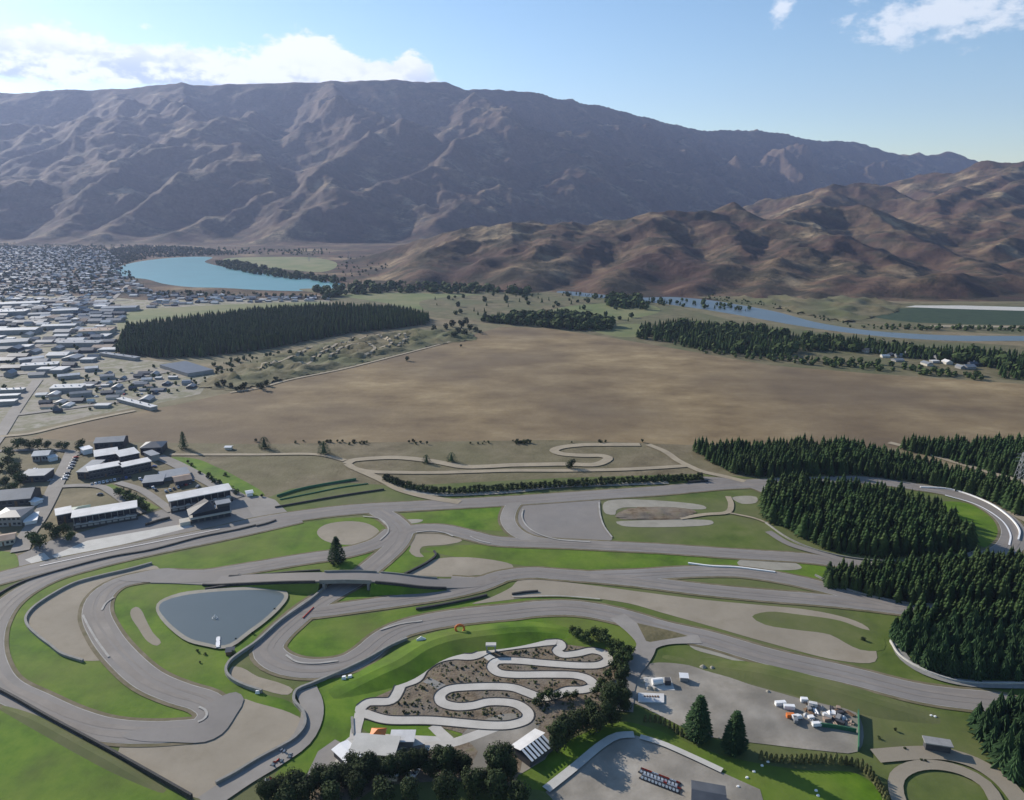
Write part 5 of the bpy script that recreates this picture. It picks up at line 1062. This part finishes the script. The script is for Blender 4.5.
# containers, trucks and tanks of the yard
def container(px,py,rz,col,l,L=6,name='container'):
    x,y=G(px,py); t=empty(name,(x,y,0),rz); mb=MB(); mb.box(0,L,0,2.5,.15,2.7)
    for i in range(int(L/.6)): mb.box(.2+i*.6,.5+i*.6,-.06,-.002,.3,2.55)
    t.scale=(.62,.65,.7); mb.build('body',M[col],t); MB().box(L+.003,L+.06,.15,2.35,.3,2.55).build('door',M['steel'],t); tag(t,l,'container'); return t
container(776,707,.1,'white','white container, left one of the pair at the top of the yard',7); container(784,710,-.1,'white','white container, right one of the pair at the top of the yard',7); container(787,719,.0,'orange','orange container in front of the two white ones',5); container(801,703,-.1,'white','small white container left of the scrap heap',4.5); container(809,707,-.3,'roof_white','square white cabin beside the scrap heap',5)
def truck(px,py,rz,l,cab='carwhite',box='white'):
    x,y=G(px,py); t=empty('truck',(x,y,0),rz); t.scale=(.6,.6,.65); MB().box(0,5,-1.2,1.2,1.0,3.2).build('cargo_box',M[box],t)
    c=MB(); c.add([(5.1,-1.1,.6),(7,-1.1,.6),(7,-1.1,1.7),(6.6,-1.1,2.6),(5.1,-1.1,2.6)]+[(5.1,1.1,.6),(7,1.1,.6),(7,1.1,1.7),(6.6,1.1,2.6),(5.1,1.1,2.6)],[(0,1,2,3,4),(9,8,7,6,5),(0,5,6,1),(1,6,7,2),(2,7,8,3),(3,8,9,4),(4,9,5,0)]); c.build('cab',M[cab],t)
    MB().add([(7.02,-1,1.7),(7.02,1,1.7),(6.63,1,2.5),(6.63,-1,2.5)],[(0,1,2,3)]).build('windscreen',M['glass'],t)
    for qx in (1,2.4,6): 
        for s in (-1,1): MB().bar((qx,s*1.0-.15,.5),(qx,s*1.0+.15,.5),.5,10).build('wheel',M['tyre'],t)
    tag(t,l,'truck'); return t
truck(792,720,.2,'white truck with its cab towards the scrap fence','carwhite','white'); truck(796,725,1.4,'silver truck parked among the containers','carsilver','roof_grey'); truck(812,727,.1,'small white lorry at the left end of the green screen','carwhite','white')
rr=random.Random(12)
for i in range(46):
    px,py=rr.uniform(803,854),rr.uniform(702,726)
    if py<702+ (px-803)*.22: continue
    x,y=G(px,py); mb=MB(); a=rr.random()*3; c,s=math.cos(a),math.sin(a)
    k=rr.randrange(3)
    if k==0: mb.box(-rr.uniform(.8,2),rr.uniform(.8,2),-.8,.8,0,rr.uniform(.7,1.6))
    elif k==1: mb.add([(-1.5,-1,0),(1.6,-.9,0),(1.3,1,0),(-1.2,1.1,0),(.2,.1,1.5)],[(0,1,4),(1,2,4),(2,3,4),(3,0,4)])
    else: mb.bar((-1.8,0,.4),(1.6,.3,.5),.4,8); mb.bar((-1.5,.9,.4),(1.9,1,.4),.35,8)
    o=mb.build('scrap_item',M[rr.choice(['steel','timber','wall_grey','wall_dark','roof_tan','white'])],loc=(x,y,.1)); o.rotation_euler=(0,0,a); tag(o,'jumbled piece of scrap in the heap at the right of the yard','scrap','scrap pieces in the yard heap')
# tank, slab and banner in the yard
x,y=G(652,685); t=empty('storage_tank',(x,y,0)); MB().box(-3,9,-4,5,.06,.35).build('base_slab',M['conc'],t); MB().bar((0,0,1.6),(4.5,.8,1.6),1.35,14).build('tank',M['white'],t); MB().box(5.6,8,-.8,1.8,.35,2.6).build('cabinet',M['wall_dark'],t)
for q in (.8,3.6): MB().box(q,q+.4,-.6,1.2,.35,.9).build('cradle',M['steel'],t)
tag(t,'white storage tank on a concrete slab at the top left of the yard','tank')
x,y=G(680,682); t=empty('machine_shed',(x,y,0),-.1); MB().box(0,3.4,0,2.5,0,2.3).build('walls',M['wall_grey'],t); MB().box(-3.6,4.2,-3,4.2,.05,.12).build('base_slab',M['conc'],t); MB().add([(-.3,-.3,2.3),(3.7,-.3,2.3),(3.7,2.8,2.8),(-.3,2.8,2.8)],[(0,1,2,3)]).build('roof',M['white'],t); tag(t,'small grey shed on a pale slab right of the storage tank','shed')
P=[G(638,703),G(664,704),G(664,695),G(638,694)]; o0=P[0]; t=empty('concrete_pad',(o0[0],o0[1],0)); q=[(p[0]-o0[0],p[1]-o0[1]) for p in P]; MB().add([(a,b,.0) for a,b in q]+[(a,b,.75) for a,b in q],[(4,5,6,7),(0,1,5,4),(1,2,6,5),(2,3,7,6),(3,0,4,7)]).build('slab',M['roof_white'],t)
for i in range(6): MB().box(3+i*1.1,3.7+i*1.1,3.0-.1*i,3.6,.76,.95).build('pallet',M['timber'],t)
tag(t,'pale rectangular slab with small dark pallets left of the yard conifers','slab')
for px,py,s in [(650,689,1),(655,690,.8),(643,683,.7),(703,667,.8),(712,668,.7),(768,692,.6)]:
    x,y=G(px,py); b=bpy.data.meshes.new('gravel_heap'); mb=MB(); n=10
    mb.add([(1.8*s*math.cos(k*.628)*random.uniform(.8,1.2),1.6*s*math.sin(k*.628)*random.uniform(.8,1.2),0) for k in range(n)]+[(.9*s*math.cos(k*.628),.8*s*math.sin(k*.628),.9*s) for k in range(n)]+[(0,0,1.3*s)],[(k,(k+1)%n,n+(k+1)%n,n+k) for k in range(n)]+[(n+k,n+(k+1)%n,2*n) for k in range(n)])
    o=mb.build('gravel_heap',M['gravel_pale'],loc=(x,y,.1)); tag(o,'small pale heap of gravel along the upper edge of the yard','heap','gravel heaps in the yard')
# white stones on the verge, lower right
for i,(px,py) in enumerate([(738,787),(747,778),(754,772),(762,766),(768,762),(816,791),(818,796),(931,716),(935,717)]):
    x,y=G(px,py); mb=MB(); r=.75; mb.add([(r*math.cos(k*.785)*random.uniform(.8,1.1),r*.8*math.sin(k*.785),0) for k in range(8)]+[(.6*r*math.cos(k*.785),.5*r*math.sin(k*.785),.7*r) for k in range(8)],[(k,(k+1)%8,8+(k+1)%8,8+k) for k in range(8)]+[tuple(range(8,16))]); o=mb.build('boulder',M['white'],loc=(x,y,0)); tag(o,'white boulder in the line on the lower right lawn','boulder','white boulders on the lower right lawn')
# sculptures on the bank
x,y=G(460,634); t=empty('round_sculpture',(x,y,0)); mb=MB(); n=20
for i in range(n):
    a=i*2*math.pi/n;b=(i+1)*2*math.pi/n; mb.bar((2.1*math.cos(a),0,2.9+2.1*math.sin(a)),(2.1*math.cos(b),0,2.9+2.1*math.sin(b)),.55,6)
mb.build('ring',M['orange'],t); MB().box(-.6,.6,-.5,.5,0,.85).build('plinth',M['conc'],t); tag(t,'orange ring sculpture on the grass bank above the kart circuit','sculpture')
x,y=G(421,643); t=empty('white_sculpture',(x,y,0)); MB().add([(-1.8,0,0),(1.8,0,0),(2.4,.4,2.0),(0,.3,3.2),(-2.2,.2,1.8),(-1.8,1.2,0),(1.8,1.2,0),(2.2,1.0,1.9),(0,.9,3.1),(-2,1.0,1.7)],[(0,1,2,3,4),(9,8,7,6,5),(0,5,6,1),(1,6,7,2),(2,7,8,3),(3,8,9,4),(4,9,5,0)]).build('panel',M['white'],t); MB().box(-2,2,-.3,1.5,-.1,.12).build('plinth',M['conc'],t); tag(t,'white angular sculpture on the bank left of the orange one','sculpture')
x,y=G(491,652); t=empty('kart_bridge_gate',(x,y,0)); MB().box(-2.2,-1.7,-1,1,0,3.6).build('leg',M['wall_grey'],t); MB().box(1.7,2.2,-1,1,0,3.6).build('leg',M['wall_grey'],t); MB().box(-2.4,2.4,-1.2,1.2,3.603,4.3).build('beam',M['conc'],t); tag(t,'grey arch gate over the top of the kart circuit','gate')
for px,py in [(344,679),(350,678),(258,693)]:
    x,y=G(px,py); o=MB().add([(-1,-.8,0),(1,-.8,0),(1,.8,0),(-1,.8,0),(-.8,-.5,1.3),(.8,-.5,1.5),(.7,.6,1.5),(-.7,.6,1.2)],[(0,1,5,4),(1,2,6,5),(2,3,7,6),(3,0,4,7),(4,5,6,7)]).build('marker_block',M['white'],loc=(x,y,0)); tag(o,'white block beside the snaking concrete wall','block','white blocks beside the wall')
# pylons
def pylon(px,py,h,l):
    x,y=G(px,py); t=empty('power_pylon',(x,y,0)); mb=MB(); w=h*.11
    for sx in (-1,1):
        for sy in (-1,1): mb.bar((sx*w,sy*w,0),(sx*w*.15,sy*w*.15,h),.16,4,0,.1)
    for k in range(6):
        z=h*k/6; z2=h*(k+1)/6; a=w*(1-.85*k/6); b=w*(1-.85*(k+1)/6)
        for s in (-1,1): mb.bar((-a,s*a,z),(b,s*b,z2),.09,4); mb.bar((a,s*a,z),(-b,s*b,z2),.09,4); mb.bar((s*a,-a,z),(s*b,b,z2),.09,4)
    mb.build('lattice_tower',M['steel'],t)
    for z in (.72,.84,.95): MB().bar((-h*.2,0,h*z),(h*.2,0,h*z),.15,4).build('crossarm',M['steel'],t)
    tag(t,l,'pylon')
pylon(1018,483,24,'steel lattice pylon in front of the far right plantation'); pylon(349,263,42,'tall steel pylon at the foot of the mountain, right of the pair'); pylon(309,261,30,'steel pylon at the foot of the mountain, left of the pair')
# ------------------------------------------------------------------ air, sky, sun
hz=MB().box(-9500,11500,-700,13200,-1,1950); m=bpy.data.materials.new('haze_air'); m.use_nodes=True; nt=m.node_tree
nt.nodes.remove(nt.nodes['Principled BSDF']); pv=nt.nodes.new('ShaderNodeVolumePrincipled'); pv.inputs['Color'].default_value=(.52,.64,1,1); pv.inputs['Density'].default_value=3.9e-5; pv.inputs['Anisotropy'].default_value=.32
nt.links.new(pv.outputs[0],nt.nodes['Material Output'].inputs['Volume']); tag(hz.build('haze',m),kind='stuff')
SAZ=R(-51); SEL=R(24)
wd=bpy.data.worlds.new('World'); scn.world=wd; wd.use_nodes=True; nt=wd.node_tree; N=nt.nodes; L=nt.links
bg=N['Background']; bg.inputs['Strength'].default_value=.095
sky=N.new('ShaderNodeTexSky'); sky.sky_type='NISHITA'; sky.sun_disc=False; sky.sun_elevation=SEL; sky.sun_rotation=SAZ%(2*math.pi); sky.altitude=300; sky.air_density=1.0; sky.dust_density=.25; sky.ozone_density=1.0
tc=N.new('ShaderNodeTexCoord'); sx=N.new('ShaderNodeSeparateXYZ'); L.new(tc.outputs['Generated'],sx.inputs[0])
def mth(op,a,b=None,c=None,clamp=False):
    n=N.new('ShaderNodeMath'); n.operation=op; n.use_clamp=clamp
    for i,v in enumerate((a,b,c)):
        if v is None: continue
        if isinstance(v,(int,float)): n.inputs[i].default_value=v
        else: L.new(v,n.inputs[i])
    return n.outputs[0]
def mrange(v,a,b,c=0,d=1,smooth=True):
    n=N.new('ShaderNodeMapRange'); n.interpolation_type='SMOOTHSTEP' if smooth else 'LINEAR'
    L.new(v,n.inputs[0])
    for i,q in enumerate((a,b,c,d)): n.inputs[i+1].default_value=q
    return n.outputs[0]
DEG=57.29578
az=mth('MULTIPLY',mth('ARCTAN2',sx.outputs[0],sx.outputs[1]),DEG); el=mth('MULTIPLY',mth('ARCSINE',sx.outputs[2]),DEG)
cb=N.new('ShaderNodeCombineXYZ'); L.new(mth('MULTIPLY',az,.55),cb.inputs[0]); L.new(el,cb.inputs[1])
def noise(s,d,r=.6,off=0):
    mp=N.new('ShaderNodeMapping'); mp.inputs['Location'].default_value=(off,off*.7,off*.3); L.new(cb.outputs[0],mp.inputs[0])
    n=N.new('ShaderNodeTexNoise'); n.inputs['Scale'].default_value=s; n.inputs['Detail'].default_value=d; n.inputs['Roughness'].default_value=r; L.new(mp.outputs[0],n.inputs['Vector']); return n.outputs['Fac']
def curve(v,pts,lo,hi):                      # piecewise profile over azimuth
    t=mrange(v,lo,hi,0,1,False); fc=N.new('ShaderNodeFloatCurve'); cm=fc.mapping; c=cm.curves[0]
    P=[((a-lo)/(hi-lo),b/20) for a,b in pts]
    c.points[0].location=P[0]; c.points[1].location=P[-1]
    for p in P[1:-1]: c.points.new(*p)
    cm.update(); L.new(t,fc.inputs['Value']); return mth('MULTIPLY',fc.outputs[0],20)
def ang(px,py):
    x,y,z=ray(px,py); return math.degrees(math.atan2(x,y)),math.degrees(math.atan2(z,math.hypot(x,y)))
TOP=[ang(*p) for p in [(-500,18),(-200,30),(0,25),(60,23),(95,34),(115,42),(160,42),(215,46),(245,50),(270,38),(300,31),(325,35),(350,48),(372,60),(395,58),(412,50),(428,58),(440,80),(470,100)]]
BOT=[ang(*p) for p in [(-500,80),(0,78),(60,82),(120,84),(180,88),(250,100),(470,100)]]
lo,hi=TOP[0][0],TOP[-1][0]
top=curve(az,TOP,lo,hi); bot=curve(az,[(lo,BOT[0][1])]+BOT[1:-1]+[(hi,BOT[-1][1])],lo,hi)
nz=mth('MULTIPLY',mth('SUBTRACT',noise(1.3,8,.62),.5),2.6)
u=mth('ADD',mth('SUBTRACT',top,el),nz); mtop=mrange(u,-.15,.55)
nb=mth('MULTIPLY',mth('SUBTRACT',noise(.9,6,.6,7),.5),2.2); mbot=mrange(mth('ADD',mth('SUBTRACT',el,bot),nb),-.3,.5)
gate=mrange(az,TOP[-2][0]+1.0,TOP[-2][0]-1.5)
mask=mth('MULTIPLY',mth('MULTIPLY',mtop,mbot),gate)
def blob(px,py,rx,ry,s,th,off):
    a,e=ang(px,py); dx=mth('DIVIDE',mth('SUBTRACT',az,a),rx); dy=mth('DIVIDE',mth('SUBTRACT',el,e),ry)
    r=mth('SQRT',mth('ADD',mth('MULTIPLY',dx,dx),mth('MULTIPLY',dy,dy))); g=mth('SUBTRACT',1.0,r)
    return mrange(mth('ADD',mth('MULTIPLY',g,.55),noise(s,7,.62,off)),th,th+.28)
m2=blob(955,12,9.5,3.0,1.0,.70,3); m3=blob(780,10,1.8,2.0,1.1,.78,12); m4=blob(898,30,2.4,1.6,1.3,.70,21); m5=blob(200,8,1.6,.7,1.6,.92,31); m6=blob(145,28,1.3,.8,1.6,.92,41)
thin=mth('MULTIPLY',mth('MAXIMUM',mth('MAXIMUM',m2,m3),mth('MAXIMUM',m4,mth('MAXIMUM',m5,m6))),.7)
mask=mth('MAXIMUM',mask,thin)
# thicker parts of the cloud base are greyer
sh=mth('MULTIPLY',mrange(noise(.75,6,.58,17),.44,.60),mrange(mth('SUBTRACT',el,bot),3.2,.6))
cc=N.new('ShaderNodeMix'); cc.data_type='RGBA'; cc.inputs[6].default_value=(7.9,8.1,8.4,1); cc.inputs[7].default_value=(3.9,4.7,6.0,1); L.new(sh,cc.inputs[0])
mx=N.new('ShaderNodeMix'); mx.data_type='RGBA'; L.new(mask,mx.inputs[0]); hs=N.new('ShaderNodeHueSaturation'); hs.inputs['Saturation'].default_value=1.2; hs.inputs['Value'].default_value=1.12; L.new(sky.outputs[0],hs.inputs['Color']); L.new(hs.outputs[0],mx.inputs[6]); L.new(cc.outputs[2],mx.inputs[7]); L.new(mx.outputs[2],bg.inputs['Color'])
sl=bpy.data.lights.new('sun','SUN'); sl.energy=5.0; sl.angle=R(.5); sl.color=(1,.93,.83); so=bpy.data.objects.new('sun',sl); COL.objects.link(so)
sd=Vector((math.sin(SAZ)*math.cos(SEL),math.cos(SAZ)*math.cos(SEL),math.sin(SEL))); so.rotation_euler=sd.to_track_quat('Z','Y').to_euler(); so.location=(sd*3000)
scn.view_settings.view_transform='Standard'; scn.view_settings.look='None'; scn.view_settings.exposure=0.54; scn.view_settings.gamma=1
scn.cycles.max_bounces=4; scn.cycles.volume_bounces=0; scn.cycles.diffuse_bounces=2; scn.cycles.use_denoising=True
